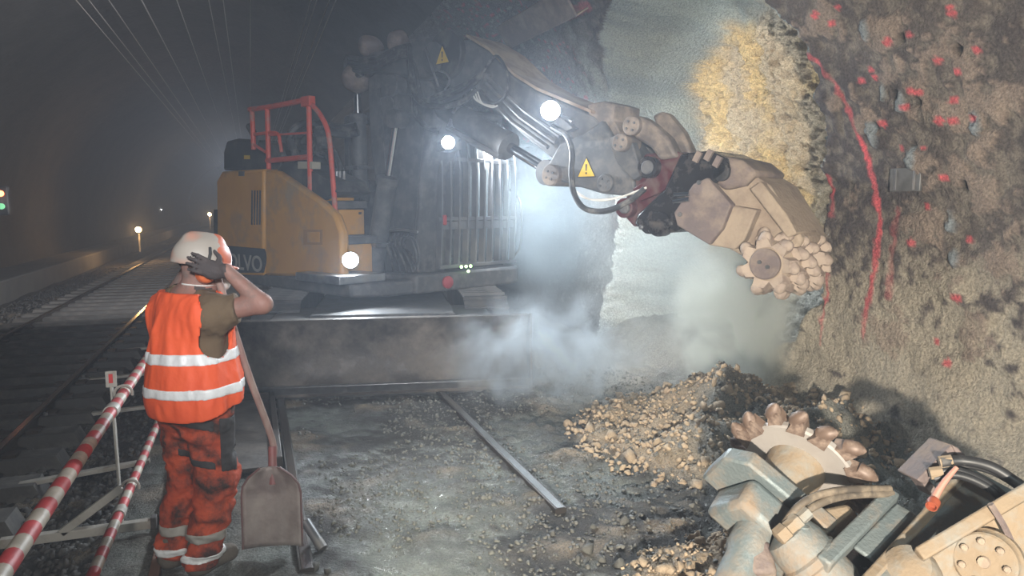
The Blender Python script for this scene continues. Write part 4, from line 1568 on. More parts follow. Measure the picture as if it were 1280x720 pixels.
V, Q = surface_nets(vest_sdf, (-.45, -.45, .78), (.45, .45, 1.48), .008)
vest = link('vest', np_mesh('vest', V, Q, M_vest), W)
for z0, z1 in ((1.095, 1.15), (.935, .985)):
    f = lambda X, Y, Z, z0=z0, z1=z1: np.maximum(np.maximum(vest_sdf(X, Y, Z, .004), z0 + .03 * (X * PR.x + Y * PR.y) - Z), Z - z1 - .03 * (X * PR.x + Y * PR.y))
    V, Q = surface_nets(f, (-.45, -.45, z0 - .04), (.45, .45, z1 + .04), .008)
    o = link('reflective_band', np_mesh('reflective_band', V, Q, M_band), vest)
    o['label'] = 'silver reflective band'


def shirt_sdf(X, Y, Z):
    d = torso(X, Y, Z, .014)
    sl = sd_caps(X, Y, Z, shR, shR + (elR - shR) * .52, .080, .074)
    sl = np.minimum(sl, sd_caps(X, Y, Z, shL, shL + (elL - shL) * .5, .080, .072))
    d = smin(d, sl, .05) + folds(X, Y, Z, .007, 16, 15)
    for s_, e_ in ((shR, elR), (shL, elL)):
        t = (e_ - s_).normalized()
        q = s_ + (e_ - s_) * .52
        cut = (X - q[0]) * t[0] + (Y - q[1]) * t[1] + (Z - q[2]) * t[2]
        near = sd_caps(X, Y, Z, s_ + (e_ - s_) * .3, e_, .13)
        d = np.where(near < 0, np.maximum(d, cut), d)
    d = np.maximum(d, .9 - Z)
    d = np.maximum(d, -(sd_caps(X, Y, Z, neck0 + PU * .2, neck0 - PU * .01, .10)))
    return d


V, Q = surface_nets(shirt_sdf, (-.45, -.45, .88), (.45, .45, 1.46), .009)
link('t_shirt', np_mesh('t_shirt', V, Q, M_shirt), W)


def trouser_sdf(X, Y, Z):
    d = sd_ell(X, Y, Z, hips - PU * .02, AX, (.20, .165, .17))
    for hp, kn, an in ((hpR, knR, anR), (hpL, knL, anL)):
        d = smin(d, sd_caps(X, Y, Z, hp, kn, .115, .098), .06)
        d = smin(d, sd_caps(X, Y, Z, kn, an - PU * .02, .098, .088), .05)
    d = d + folds(X, Y, Z, .013, 13, 25, 1.6) + .007 * np.sin(Z * 55 + 6 * vnoise(X * 6, Y * 6, Z * 3, 8)) * sstep(.55, .2, Z)
    d = np.maximum(d, Z - .97)
    return np.maximum(d, .05 - Z)


V, Q = surface_nets(trouser_sdf, (-.42, -.42, .03), (.42, .42, 1.0), .009)
tr = link('trousers', np_mesh('trousers', V, Q, M_trous), W)
for z0, z1 in ((.085, .125), (.185, .235)):
    f = lambda X, Y, Z, z0=z0, z1=z1: np.maximum(np.maximum(trouser_sdf(X, Y, Z) - .005, z0 - Z), Z - z1)
    V, Q = surface_nets(f, (-.42, -.42, z0 - .03), (.42, .42, z1 + .03), .008)
    link('ankle_band', np_mesh('ankle_band', V, Q, M_band if z0 < .1 else mat('soiled_reflective_tape', (.3, .27, .24), (.42, .4, .36), 9, .6)), tr)
# pockets / knife patches as cut shells
for c, rr in ((wl(240, 525, 3.74), (.10, .10, .028)), (wl(285, 556, 3.72), (.035, .08, .14)), (wl(245, 578, 3.74), (.09, .1, .02))):
    f = lambda X, Y, Z, c=c, rr=rr: np.maximum(trouser_sdf(X, Y, Z) - .006, np.maximum(np.abs((X - c[0])) / rr[0], np.abs(Z - c[2] + .25 * (X - c[0])) / rr[2]) * .05 - .05 + 10 * (Y - c[1] > rr[1] + .05))
    V, Q = surface_nets(f, (c[0] - .2, c[1] - .2, c[2] - .2), (c[0] + .2, c[1] + .2, c[2] + .2), .008)
    if len(Q): link('pocket_flap', np_mesh('pocket_flap', V, Q, M_patch), tr)


def boot_sdf(X, Y, Z, an):
    d = sd_caps(X, Y, Z, (an.x - .03 * PF.x, an.y - .03 * PF.y, .055), (an.x + .16 * PF.x, an.y + .16 * PF.y, .045), .052, .046)
    d = smin(d, sd_caps(X, Y, Z, (an.x, an.y, .06), (an.x, an.y, .16), .058, .062), .04)
    return np.maximum(d, .004 - Z)


for an in (anR, anL):
    V, Q = surface_nets(lambda X, Y, Z: boot_sdf(X, Y, Z, an), (an.x - .25, an.y - .25, -.02), (an.x + .3, an.y + .3, .25), .009)
    link('boot', np_mesh('boot', V, Q, M_boot), W)

# helmet
hc = headc + HA[2] * .045 - HA[1] * .005


def helm_sdf(X, Y, Z):
    d = sd_ell(X, Y, Z, hc, HA, (.118, .142, .128))
    d = np.maximum(d, -(d + .012))
    q = (X - hc[0]) * HA[2][0] + (Y - hc[1]) * HA[2][1] + (Z - hc[2]) * HA[2][2]
    d = np.maximum(d, -.025 - q)
    f = (X - hc[0]) * HA[1][0] + (Y - hc[1]) * HA[1][1] + (Z - hc[2]) * HA[1][2]
    r = (X - hc[0]) * HA[0][0] + (Y - hc[1]) * HA[0][1] + (Z - hc[2]) * HA[0][2]
    brim = np.maximum(np.sqrt((r / .121) ** 2 + ((f - .02) / .162) ** 2) * .12 - .12, np.abs(q + .022 + .12 * np.clip(f - .1, 0, 1)) - .007)
    brim = np.maximum(brim, -(np.sqrt((r / .105) ** 2 + (f / .13) ** 2) * .1 - .1))
    d = smin(d, brim, .008)
    ridge = sd_caps(X, Y, Z, hc + HA[1] * .055 + HA[2] * .088, hc - HA[1] * .055 + HA[2] * .088, .044)
    d = smin(d, np.maximum(ridge, -sd_ell(X, Y, Z, hc, HA, (.112, .136, .112))), .02)
    return d


V, Q = surface_nets(helm_sdf, [c - .22 for c in hc], [c + .22 for c in hc], .0065)
hme = np_mesh('helmet', V, Q, M_helm)
hme.materials.append(mat('orange_helmet_paint', (.66, .17, .08), (.5, .13, .07), 8, .45))
fv_ = (V - np.array(hc)) @ np.array(HA[1]) + .02 * fbm(V[:, 0] * 18, V[:, 1] * 18, V[:, 2] * 18, 4)
hme.polygons.foreach_set('material_index', (fv_[Q].mean(1) > .035).astype(np.int32))
hm = link('helmet', hme, W)
for sg in (1, -1):
    c = headc + HRT * .108 * sg - HA[2] * .012 - HA[1] * .012
    f = lambda X, Y, Z, c=c: smin(sd_ell(X, Y, Z, c, HA, (.036, .046, .056)), sd_ell(X, Y, Z, c - HRT * sg * .022, HA, (.022, .05, .06)), .01)
    V, Q = surface_nets(f, [q - .09 for q in c], [q + .09 for q in c], .0065)
    mf = link('ear_muff', np_mesh('ear_muff', V, Q, M_muff), hm)
    m = MB()
    m.tube([c + HRT * sg * .01 + HA[2] * .05, c + HRT * sg * .022 + HA[2] * .09, c + HRT * sg * .012 + HA[2] * .12], .007, 8)
    m.build('muff_arm', M_black, hm)
# dust mask and strap
mk = headc + HA[1] * .105 - HA[2] * .058
V, Q = surface_nets(lambda X, Y, Z: sd_ell(X, Y, Z, mk, HA, (.052, .042, .052)), [q - .08 for q in mk], [q + .08 for q in mk], .007)
msk = link('dust_mask', np_mesh('dust_mask', V, Q, mat('off_white_mask', (.72, .70, .66), (.6, .58, .55), 14, .9)), W)
m = MB()
m.tube([headc + HA[1] * .085 - HA[2] * .07 + HRT * .045, headc + HA[1] * .0 - HA[2] * .082 + HRT * .076, headc - HA[1] * .06 - HA[2] * .085 + HRT * .05, headc - HA[1] * .085 - HA[2] * .085, headc - HA[1] * .06 - HA[2] * .085 - HRT * .05], .0055, 6, True, 5)
m.build('strap', mat('white_elastic', (.7, .68, .64)), msk)

# ------------------------------------------------------------------ shovel
SH = empty('shovel', (0.06, 3.93, 0))
tag(SH, 'steel shovel with a flat scoop blade and red-brown handle leaning on the worker', 'shovel')
SO = SH.location
M_scoop = mat('worn_shovel_steel', (0.20, 0.155, 0.145), (0.28, 0.235, 0.21), 4, .5, metal=.35, dust=(.33, .28, .25), dust_amt=.4, dust_scale=4, bump=.2, bscale=20)
M_hand = mat('red_brown_handle', (0.24, 0.13, 0.115), (0.34, 0.25, 0.21), 6, .6, stretch=(4, 4, 1))
bt = on_y(340, 582, 3.97) - SO
bb = on_y(343, 682, 3.90) - SO
ux = Vector((.97, -.22, 0)).normalized()
dn = (bb - bt).normalized()
nn = ux.cross(dn).normalized()
rows = []
hh = (bb - bt).length
for i in range(19):
    t = i / 18
    hw = .153 * (1 - max(0, (.34 - t) / .34) ** 2.4 * .72)
    if t == 0: hw = .05
    row = []
    for j in range(15):
        u = (j / 14) * 2 - 1
        dish = .038 * (abs(u) ** 2.6) + .02 * max(0, 1 - t * 3) - .010 * math.exp(-(u / .18) ** 2) * (1 - t) - .006 * math.exp(-((abs(u) - .45) / .08) ** 2)
        row.append(bt + dn * (hh * t) + ux * (hw * u) - nn * dish)
    rows.append(row)
V = np.array([p for r in rows for p in r])
o = link('scoop_blade', np_mesh('scoop_blade', V, grid_faces(19, 15), M_scoop), SH)
sd_ = o.modifiers.new('thick', 'SOLIDIFY')
sd_.thickness = .005
for j in (0, 14):
    m = MB()
    m.tube([rows[i][j] for i in range(0, 19, 2)], .006, 6)
    m.build('rolled_edge', mat('red_worn_rim', (.17, .075, .07), (.13, .10, .095), 9, .5), o)
m = MB()
m.tube([bt + dn * .10 - nn * -.012, bt + dn * .02 + nn * .014, bt - dn * .10 + nn * .02], [.026, .024, .021], 10)
m.build('socket', mat('red_socket', (.26, .075, .07), (.2, .1, .09), 8, .5), SH)
ht = on_y(264, 320, 3.80) - SO
m = MB()
m.tube([bt - dn * .02 + nn * .018, bt - dn * .14 + nn * .02, ht + (bt - ht) * .5 + ux * .012, ht], [.019, .018, .018, .0185], 10, True, 4)
m.build('handle', M_hand, SH)
m = MB()
m.tube([Vector((0.30, 3.86, .0)) - SO, Vector((0.22, 3.98, .115)) - SO], .028, 10)
tag(m.build('steel_pipe_stub', M_steel, None), 'short steel pipe stub sticking up beside the shovel blade', 'pipe')
bpy.data.objects['steel_pipe_stub'].location = SO
# ------------------------------------------------------------------ striped safety barrier
BA = empty('safety_barrier', (-0.9, 4.42, 0))
tag(BA, 'red and white striped pole barrier on a white steel stand beside the running track', 'barrier')
BO = BA.location


def stripe_mat():
    m = bpy.data.materials.new('red_white_stripes')
    m.use_nodes = True
    N, L = m.node_tree.nodes, m.node_tree.links
    b = N['Principled BSDF']
    tc = N.new('ShaderNodeTexCoord')
    sx = N.new('ShaderNodeSeparateXYZ')
    L.new(tc.outputs['Object'], sx.inputs[0])
    mu = N.new('ShaderNodeMath')
    mu.operation = 'MULTIPLY'
    mu.inputs[1].default_value = 1 / .20
    L.new(sx.outputs['Y'], mu.inputs[0])
    fr_ = N.new('ShaderNodeMath')
    fr_.operation = 'FRACT'
    L.new(mu.outputs[0], fr_.inputs[0])
    gt = N.new('ShaderNodeMath')
    gt.operation = 'GREATER_THAN'
    gt.inputs[1].default_value = .5
    L.new(fr_.outputs[0], gt.inputs[0])
    mx = N.new('ShaderNodeMix')
    mx.data_type = 'RGBA'
    mx.inputs[6].default_value = (.50, .44, .36, 1)
    mx.inputs[7].default_value = (.52, .055, .06, 1)
    L.new(gt.outputs[0], mx.inputs[0])
    nz = N.new('ShaderNodeTexNoise')
    nz.inputs['Scale'].default_value = 14
    nz.inputs['Detail'].default_value = 6
    L.new(tc.outputs['Object'], nz.inputs['Vector'])
    mr = N.new('ShaderNodeMapRange')
    mr.inputs[1].default_value = .3
    mr.inputs[2].default_value = .7
    mr.inputs[3].default_value = .65
    mr.inputs[4].default_value = 1.1
    L.new(nz.outputs[0], mr.inputs[0])
    vm_ = N.new('ShaderNodeVectorMath')
    vm_.operation = 'SCALE'
    L.new(mx.outputs[2], vm_.inputs[0])
    L.new(mr.outputs[0], vm_.inputs['Scale'])
    L.new(vm_.outputs[0], b.inputs['Base Color'])
    b.inputs['Roughness'].default_value = .5
    return m


M_stripe = stripe_mat()
M_galv = mat('pale_galvanised_steel', (.50, .47, .42), (.36, .34, .31), 8, .5, metal=.1, dust=(.3, .27, .23), dust_amt=.3, dust_scale=6)
zu, zl = .80, .33
pu = on_y(153, 490, 4.42)
XU = -.705
for (X_, z_, y0, y1, r) in ((XU, .815, 1.2, 7.4, .030), (-.70, .27, 2.0, 6.4, .026)):
    m = MB()
    m.tube([(X_ - BO.x, y0 - BO.y, z_), (X_ - BO.x, y1 - BO.y, z_)], r, 14)
    sp0 = m.build('striped_pole', M_stripe, BA)
    m = MB()
    m.tube([(X_ - BO.x, 4.02 - BO.y, z_), (X_ - BO.x, 4.10 - BO.y, z_)], r + .006, 14)
    m.build('pole_joint', M_galv, sp0)
m = MB()
m.bar((-.755 - BO.x, .02, .05), (-.765 - BO.x, .02, .90), .012, .05, (0, 1, 0))
m.build('post', M_galv, BA, .004)
m = MB()
m.box((-.762 - BO.x, .005, .90), (.055, .012, .09))
pl = m.build('reflector_plate', M_galv, BA, .002)
m = MB()
m.box((-.762 - BO.x, -.004, .905), (.02, .006, .05))
m.build('red_arrow', mat('red_mark', (.6, .05, .05)), pl)
m = MB()
m.bar((-1.34 - BO.x, 0, .045), (-.60 - BO.x, 0, .045), .05, .05)
m.build('base_bar', M_galv, BA, .004)
m = MB()
m.box((-.59 - BO.x, 0, .05), (.03, .06, .07))
m.build('end_cap', M_black, BA, .004)
m = MB()
m.bar((-1.05 - BO.x, -.01, .06), (-.74 - BO.x, -.01, .28), .03, .045)
m.build('brace', M_galv, BA, .004)
for z_, x_ in ((.815, XU), (.27, -.70)):
    m = MB()
    m.tube([(x_ - BO.x + .045 * math.cos(a), 0, z_ + .045 * math.sin(a)) for a in np.linspace(-.3, PI + .9, 12)], .008, 6)
    m.build('pole_clamp', M_galv, BA)
for i, yy in enumerate((5.55, 7.35, 8.9, 10.6)):
    m = MB()
    m.bar((-1.95 - BO.x, yy - BO.y, -.06), (-.75 - BO.x, yy + .05 - BO.y, -.02 if i else .03), .06, .03)
    a = m.build('rail_clamp_arm', M_galv, BA, .004)
    m = MB()
    m.box((-1.80 - BO.x, yy - BO.y, -.045), (.12, .09, .05))
    m.build('clamp_jaw', M_steel, a, .004)
    m = MB()
    m.lathe([(.02, 0), (.02, .03)], (-1.80 - BO.x, yy - BO.y, -.02), (0, 0, 1), 6)
    m.build('clamp_nut', M_steel, a)
# plank edge of the work floor, behind the worker
m = MB()
m.bar((-.50, 2.7, .012), (-.60, 7.6, .012), .05, .05)
tag(m.build('edge_rail', mat('rusty_edge', (.16, .08, .05), (.1, .06, .045), 7, .8), None, .006), 'narrow rusty steel edge strip running along the concrete behind the worker', 'edge strip')

# ------------------------------------------------------------------ overhead wires
M_wire = mat('overhead_wire', (.34, .33, .33), (.25, .25, .25), 4, .4, metal=.6)
words = ['far left', 'second from left', 'third from left', 'fourth from left', 'fifth from left', 'sixth from left', 'seventh from left', 'straight middle', 'first right of the middle', 'second right of the middle', 'third right of the middle', 'rightmost']
for i, (xt, z_) in enumerate(((95, 4.9), (111, 5.0), (136, 5.2), (177, 5.3), (221, 5.3), (261, 5.5), (279, 5.5), (313, 5.4), (389, 5.5), (396, 5.5), (412, 5.3), (420, 5.3))):
    d = ray(xt, 0)
    p = CAM + d * ((z_ - CAM.z) / d.z)
    m = MB()
    m.tube([(0, y_, 0) for y_ in (-3, 10, 30, 75)], .008 if i not in (3, 8, 9, 10, 11) else .011, 5)
    o = m.build('overhead_wire', M_wire)
    o.location = (p.x, 0, z_)
    tag(o, f'thin overhead wire under the tunnel roof, {words[i]} of the row', 'wire', 'overhead wires')

# girder on the roof
gy = [wall_hit(650, 34), wall_hit(738, -14)]
P = [Vector((XC + (RT - .30) * math.cos(s_ / RT), y_, ZC + (RT - .30) * math.sin(s_ / RT))) for y_, s_ in gy]
GI = empty('steel_channel', P[0])
tag(GI, 'rusty steel channel fixed to the upper wall above the excavator arm', 'steel channel')
nrm = Vector((math.cos(gy[0][1] / RT), 0, math.sin(gy[0][1] / RT)))
d = P[1] - P[0]
m = MB()
m.bar((0, 0, 0), d, .34, .03, nrm)
m.build('web', M_tan2, GI, .006)
t_ = nrm.cross(d).normalized()
for s_ in (-1, 1):
    m = MB()
    m.bar(t_ * .16 * s_ + nrm * .08, d + t_ * .16 * s_ + nrm * .08, .02, .18, nrm)
    m.build('flange', M_boomtop, GI, .004)
m = MB()
m.bar(nrm * -.05, -d * .14 - nrm * .05, .02, .03, nrm)
m.build('tie_bar', M_steel, GI)
# steel plate and rebar on the near wall
y_, s_ = wall_hit(1136, 224)
p = Vector((XC + (RT - .025) * math.cos(s_ / RT), y_, ZC + (RT - .025) * math.sin(s_ / RT)))
m = MB()
m.box((0, 0, 0), (.03, .26, .17))
o = m.build('wall_plate', mat('grey_zinc_plate', (.17, .17, .17), (.1, .1, .1), 14, .5, metal=.4), None, .005)
o.location = p
for k in (-.08, .08):
    m = MB()
    m.box((-.018, k, 0), (.01, .015, .15))
    m.build('plate_rib', M_steel, o)
tag(o, 'small grey metal plate set into the shotcrete below the pink-marked drill holes', 'plate')

# ------------------------------------------------------------------ lamps down the tunnel
M_amber = mat('amber_lamp_glow', (1, .6, .2), emit=(1, .62, .26), estr=70)


def wall_hit_left(px, py):
    return wall_hit(px, py)[0]


def tunnel_lamp(px, py, y, r, power, col, m_e, label, post=True):
    p = on_y(px, py, y)
    e = empty('tunnel_lamp', (p.x, p.y, .33))
    tag(e, label, 'lamp')
    z_ = p.z - .33
    m = MB()
    m.lathe([(r * .01, -r), (r * .7, -r * .7), (r, 0), (r * .7, r * .7), (r * .01, r)], (0, -.05, z_), (0, -1, 0), 14)
    m.build('lamp_globe', m_e, e)
    m = MB()
    m.lathe([(r * 1.3, -.02), (r * 1.1, .1), (r * .4, .16)], (0, 0.02, z_), (0, 1, 0), 14)
    m.build('reflector', M_black, e)
    if not post:
        m = MB()
        m.bar((0, .1, z_), (-.6, .3, z_), .04, .04)
        m.build('wall_bracket', M_iron, e)
    if post:
        m = MB()
        m.cyl((0, .1, 0), (0, .1, z_), .03, 8)
        m.build('post', M_iron, e)
    point('lamp_glow', (p.x, p.y - .25 - r, p.z), power, col, r)
    return p


tunnel_lamp(173, 287, 27, .085, 100, (1, .55, .2), M_amber, 'nearer amber lamp glowing on the walkway beside the track')
tunnel_lamp(262, 268, 50, .10, 120, (1, .6, .28), M_amber, 'distant amber lamp at the vanishing end of the track')
tunnel_lamp(202, 262, wall_hit_left(202, 262) - .6, .035, 3, (1, .95, .9), mat('small_white_lamp', (1, 1, 1), emit=(1, .95, .9), estr=25), 'tiny white lamp on the left wall between the two amber lamps', False)
p = on_y(3, 251, 15.5)
sg = empty('signal_light', p)
tag(sg, 'small railway signal showing red and green on the left wall', 'signal')
m = MB()
m.box((0, 0, 0), (.22, .14, .52))
m.build('housing', M_black, sg, .02)
for dz, c, nm in ((.13, (1, .22, .08), 'red_lens'), (-.1, (.25, .8, .4), 'green_lens')):
    m = MB()
    m.lathe([(.055, 0), (.055, .02), (.001, .03)], (0, -.07, dz), (0, -1, 0), 14)
    m.build(nm, mat('signal_' + nm, c, emit=c, estr=6 if dz > 0 else .35), sg)

# ------------------------------------------------------------------ stored rock saw (foreground)
M_saw = mat('dusty_grey_saw_plate', (.40, .365, .335), (.33, .30, .275), 5, .6, metal=.1, bump=.1, bscale=40)
M_tooth = mat('brown_carbide_tooth', (.19, .125, .09), (.12, .085, .07), 10, .5, metal=.15, dust=(.30, .22, .17), dust_amt=.30, dust_scale=14)
M_castg = mat('grey_green_casting', (.17, .205, .21), (.22, .245, .245), 7, .5, metal=.2, dust=(.27, .20, .14), dust_amt=.30, dust_scale=3.5, bump=.25, bscale=60)
M_sand = mat('sand_coloured_dusty_housing', (.31, .23, .15), (.25, .19, .13), 4, .8, dust=(.27, .265, .24), dust_amt=.3, dust_scale=5, bump=.25, bscale=40)
M_hose2 = mat('dust_coated_hose', (.16, .125, .09), (.07, .06, .05), 14, .7, dust=(.27, .215, .155), dust_amt=.3, dust_scale=10)
D = at(998, 583, 3.34)
vc = (CAM - D).normalized()
iu = (CR * .88 - CU * .475).normalized()
idn = (-CR * .475 - CU * .88).normalized()
sn = (vc * .64 + idn * .77).normalized()
su = (iu - sn * iu.dot(sn)).normalized()
sv = sn.cross(su)
SAW = empty('rock_saw', (D.x, D.y, 0))
tag(SAW, 'dusty rock saw attachment with a toothed cutting disc lying in the right foreground', 'rock saw')
so = SAW.location
sp_ = lambda u, v, n: D - so + su * u + sv * v + sn * n
m = MB()
m.lathe([(.08, -.030), (.244, -.030), (.252, -.02), (.252, .005), (.244, .015), (.08, .015)], sp_(0, 0, 0), sn, 48)
m.build('saw_disc', M_saw, SAW)


def tooth_mesh():
    m = MB()
    m.loft([(-.046, -.036, -.03), (.034, -.036, -.03), (.034, .036, -.03), (-.046, .036, -.03)], [(-.016, -.030, .042), (.030, -.030, .048), (.030, .030, .048), (-.016, .030, .042)])
    m.lathe([(.030, -.045), (.034, -.03), (.033, .008), (.026, .020), (.016, .036), (.003, .046)], (.006, 0, .046), (.62, 0, .78), 12)
    return m.mesh('tooth', M_tooth)


TM = tooth_mesh()
for k in range(15):
    a = 2 * PI * k / 15 + .12
    rad = su * math.cos(a) + sv * math.sin(a)
    tn = su * math.sin(a) - sv * math.cos(a)
    skew = (-.18, 0.0, .18)[k % 3]
    ax3 = (sn + tn * skew).normalized()
    tn2 = rad.cross(ax3) * -1
    o = link('tooth', TM, SAW)
    M_ = Matrix((tn, tn.cross(rad) * -1, rad)).transposed()
    if M_.determinant() < 0: M_ = Matrix((tn, tn.cross(rad), rad)).transposed()
    M4 = M_.to_4x4()
    M4.translation = sp_(0, 0, -.008) + rad * .262 + sn * (-.02, .012, .0)[k % 3]
    o.matrix_local = M4
m = MB()
m.lathe([(.135, .01), (.13, .05), (.10, .20), (.095, .24)], sp_(-.01, 0, 0), sn, 28)
m.build('hub_cone', M_sand, SAW)
R3 = Matrix((su, sv, sn)).transposed()
gb = MB()
gb.prism([(-.30, -.16), (.34, -.17), (.38, -.12), (.38, .14), (.30, .17), (-.24, .15), (-.32, .06)], lambda u, v, t: sp_(u, v, t), .22, .30)
gbo = gb.build('gearbox_flange', M_castg, SAW, .012)
for u, v in ((-.24, -.135), (-.18, -.135), (-.24, .09)):
    m = MB()
    m.box(sp_(u, v, .222), (.035, .03, .02), R3)
    m.build('bolt_recess', M_tooth, gbo)
for u0, u1 in ((-.12, -.02),):
    m = MB()
    m.box(sp_(-.05, -.168, .26), (.12, .01, .045), R3)
    m.build('slot', M_tooth, gbo)
m = MB()
m.prism([(-.22, -.13), (.30, -.14), (.30, .12), (-.18, .12)], lambda u, v, t: sp_(u, v, t), .30, .46)
m.build('gearbox_body', M_castg, SAW, .03)


def px3(px, py, dep):
    return at(px, py, dep) - so


m = MB()
m.lathe([(.05, -.02), (.088, .0), (.095, .03), (.095, .22), (.08, .26), (.08, .40)], px3(958, 640, 3.15), px3(925, 712, 2.98) - px3(958, 640, 3.15), 24)
m.build('drive_motor', M_castg, SAW)
m = MB()
m.lathe([(.04, -.03), (.10, 0), (.115, .05), (.115, .25), (.10, .30)], px3(985, 668, 2.92), px3(1035, 724, 2.86) - px3(985, 668, 2.92), 24)
m.lathe([(.115, .10), (.125, .11), (.125, .14), (.115, .15)], px3(985, 668, 2.92), px3(1035, 724, 2.86) - px3(985, 668, 2.92), 24, False)
m.build('cylinder_head', M_castg, SAW)
m = MB()
m.loft([px3(998, 640, 3.08), px3(1060, 628, 3.10), px3(1085, 660, 3.0), px3(1010, 690, 2.96)], [px3(998, 660, 3.2), px3(1060, 648, 3.25), px3(1085, 690, 3.15), px3(1010, 720, 3.1)])
m.build('motor_mount', M_sand, SAW, .02)
m = MB()
m.loft([px3(930, 668, 3.0), px3(962, 676, 2.97), px3(972, 715, 2.9), px3(940, 716, 2.9)], [px3(930, 690, 3.1), px3(962, 696, 3.1), px3(972, 740, 3.0), px3(940, 740, 3.0)])
m.build('skid_shoe', M_tan2, SAW, .015)
for a, b, c_, d_ in (((974, 664), (1004, 628), (1050, 613), (1112, 611)), ((990, 656), (1016, 634), (1056, 620), (1115, 617))):
    m = MB()
    m.tube([px3(a[0], a[1], 2.90), px3(b[0], b[1], 2.90), px3(c_[0], c_[1], 2.95), px3(d_[0], d_[1], 3.05)], .016, 10, True, 6)
    m.build('hydraulic_hose', M_hose2, SAW)
ax_ = px3(1008, 642, 2.88) - px3(972, 674, 2.86)
m = MB()
m.lathe([(.030, 0), (.040, .005), (.040, .05), (.033, .055), (.033, .085), (.037, .09), (.037, .115), (.026, .12), (.026, .17)], px3(972, 674, 2.86), ax_, 6)
m.build('hex_fitting', M_sand, SAW)
m = MB()
m.lathe([(.02, 0), (.024, .01), (.024, .03), (.01, .035)], px3(1004, 666, 2.86), (0, 0, 1), 10)
m.build('grease_cap', M_castg, SAW)

# ------------------------------------------------------------------ second stored attachment
O2 = at(1104, 708, 2.72)
E1 = (at(1226, 572, 3.22) - O2)
L1 = E1.length
e1 = E1.normalized()
e2 = (at(1290, 700, 2.75) - O2)
e2 = (e2 - e1 * e2.dot(e1)).normalized()
e3 = e1.cross(e2)
if e3.z < 0: e3 = -e3
ATT = empty('milling_attachment', (O2.x, O2.y, 0))
tag(ATT, 'sand-coloured milling attachment with round bolted flange and hoses at the right edge', 'milling attachment')
ao = ATT.location
q3 = lambda a, b, c: O2 - ao + e1 * a + e2 * b + e3 * c
RA = Matrix((e1, e2, e3)).transposed()


def abox(name, a, b, c, da, db, dc_, material, bevel=.01, parent=ATT):
    m = MB()
    m.box(q3(a, b, c), (da, db, dc_), RA)
    return m.build(name, material, parent, bevel)


abox('side_rail', .34, -.005, .0, .95, .045, .05, M_sand)
abox('top_plate', .34, .20, .0, .90, .40, .03, M_castg)
m = MB()
m.tube([q3(-.10, .01, .0), q3(-.15, .025, -.01), q3(-.17, .07, -.03), q3(-.16, .2, -.06)], .026, 8, True, 4)
m.build('bent_rail_end', M_sand, ATT)
abox('cross_bar', .14, -.16, -.04, .56, .06, .07, M_castg)
abox('bar_plate', .22, -.085, -.05, .36, .09, .02, M_castg)
abox('lower_beam', .10, -.10, -.16, .70, .20, .12, M_blackgloss)
abox('housing', .26, .38, -.14, .62, .28, .34, M_sand, .02)
hs = abox('housing_lid', .26, .245, .03, .66, .05, .035, M_sand, .008)
# face towards the camera carries the round flange
fc = at(1232, 702, 2.60)
fn = (CAM - fc).normalized()
fn = (fn * .8 - CU * .1 + CR * -.25).normalized()
m = MB()
m.lathe([(.115, -.05), (.115, -.02), (.107, -.012), (.103, .012), (.096, .018)], fc - ao, fn, 36)
fl = m.build('round_flange', M_sand, ATT)
fu, fv, _ = frame_from(fn)
for k in range(7):
    a = 2 * PI * k / 7
    m = MB()
    m.lathe([(.013, 0), (.013, .012), (.008, .017)], fc - ao + fu * math.cos(a) * .072 + fv * math.sin(a) * .072 + fn * .02, fn, 8)
    m.build('flange_bolt', M_tan, fl)
m = MB()
m.lathe([(.022, 0), (.019, .012)], fc - ao + fn * .02, fn, 12)
m.build('flange_boss', M_tan, fl)
Pf = [at(x, y, 2.66) - ao for x, y in ((1160, 735), (1156, 700), (1252, 632), (1290, 622), (1290, 735))]
Pb = [p - fn * .22 for p in Pf]
m = MB()
m.bar(at(1148, 694, 2.64) - ao, at(1296, 606, 2.66) - ao, .05, .05, fn)
m.build('edge_strip', M_sand, ATT, .008)
m = MB()
m.loft(Pf, Pb)
m.build('face_plate', M_sand, ATT, .015)
m = MB()
m.tube([at(x, y, 2.60) - ao for x, y in ((1238, 630), (1256, 660), (1268, 690), (1276, 730))], .012, 6, True, 4)
m.build('weld_seam', M_tan2, ATT)
m = MB()
m.lathe([(.03, -.01), (.085, .01), (.10, .05), (.10, .2)], at(1132, 706, 2.66) - ao, (at(1160, 750, 2.8) - at(1132, 706, 2.66)), 20)
m.build('motor_bell', M_sand, ATT)
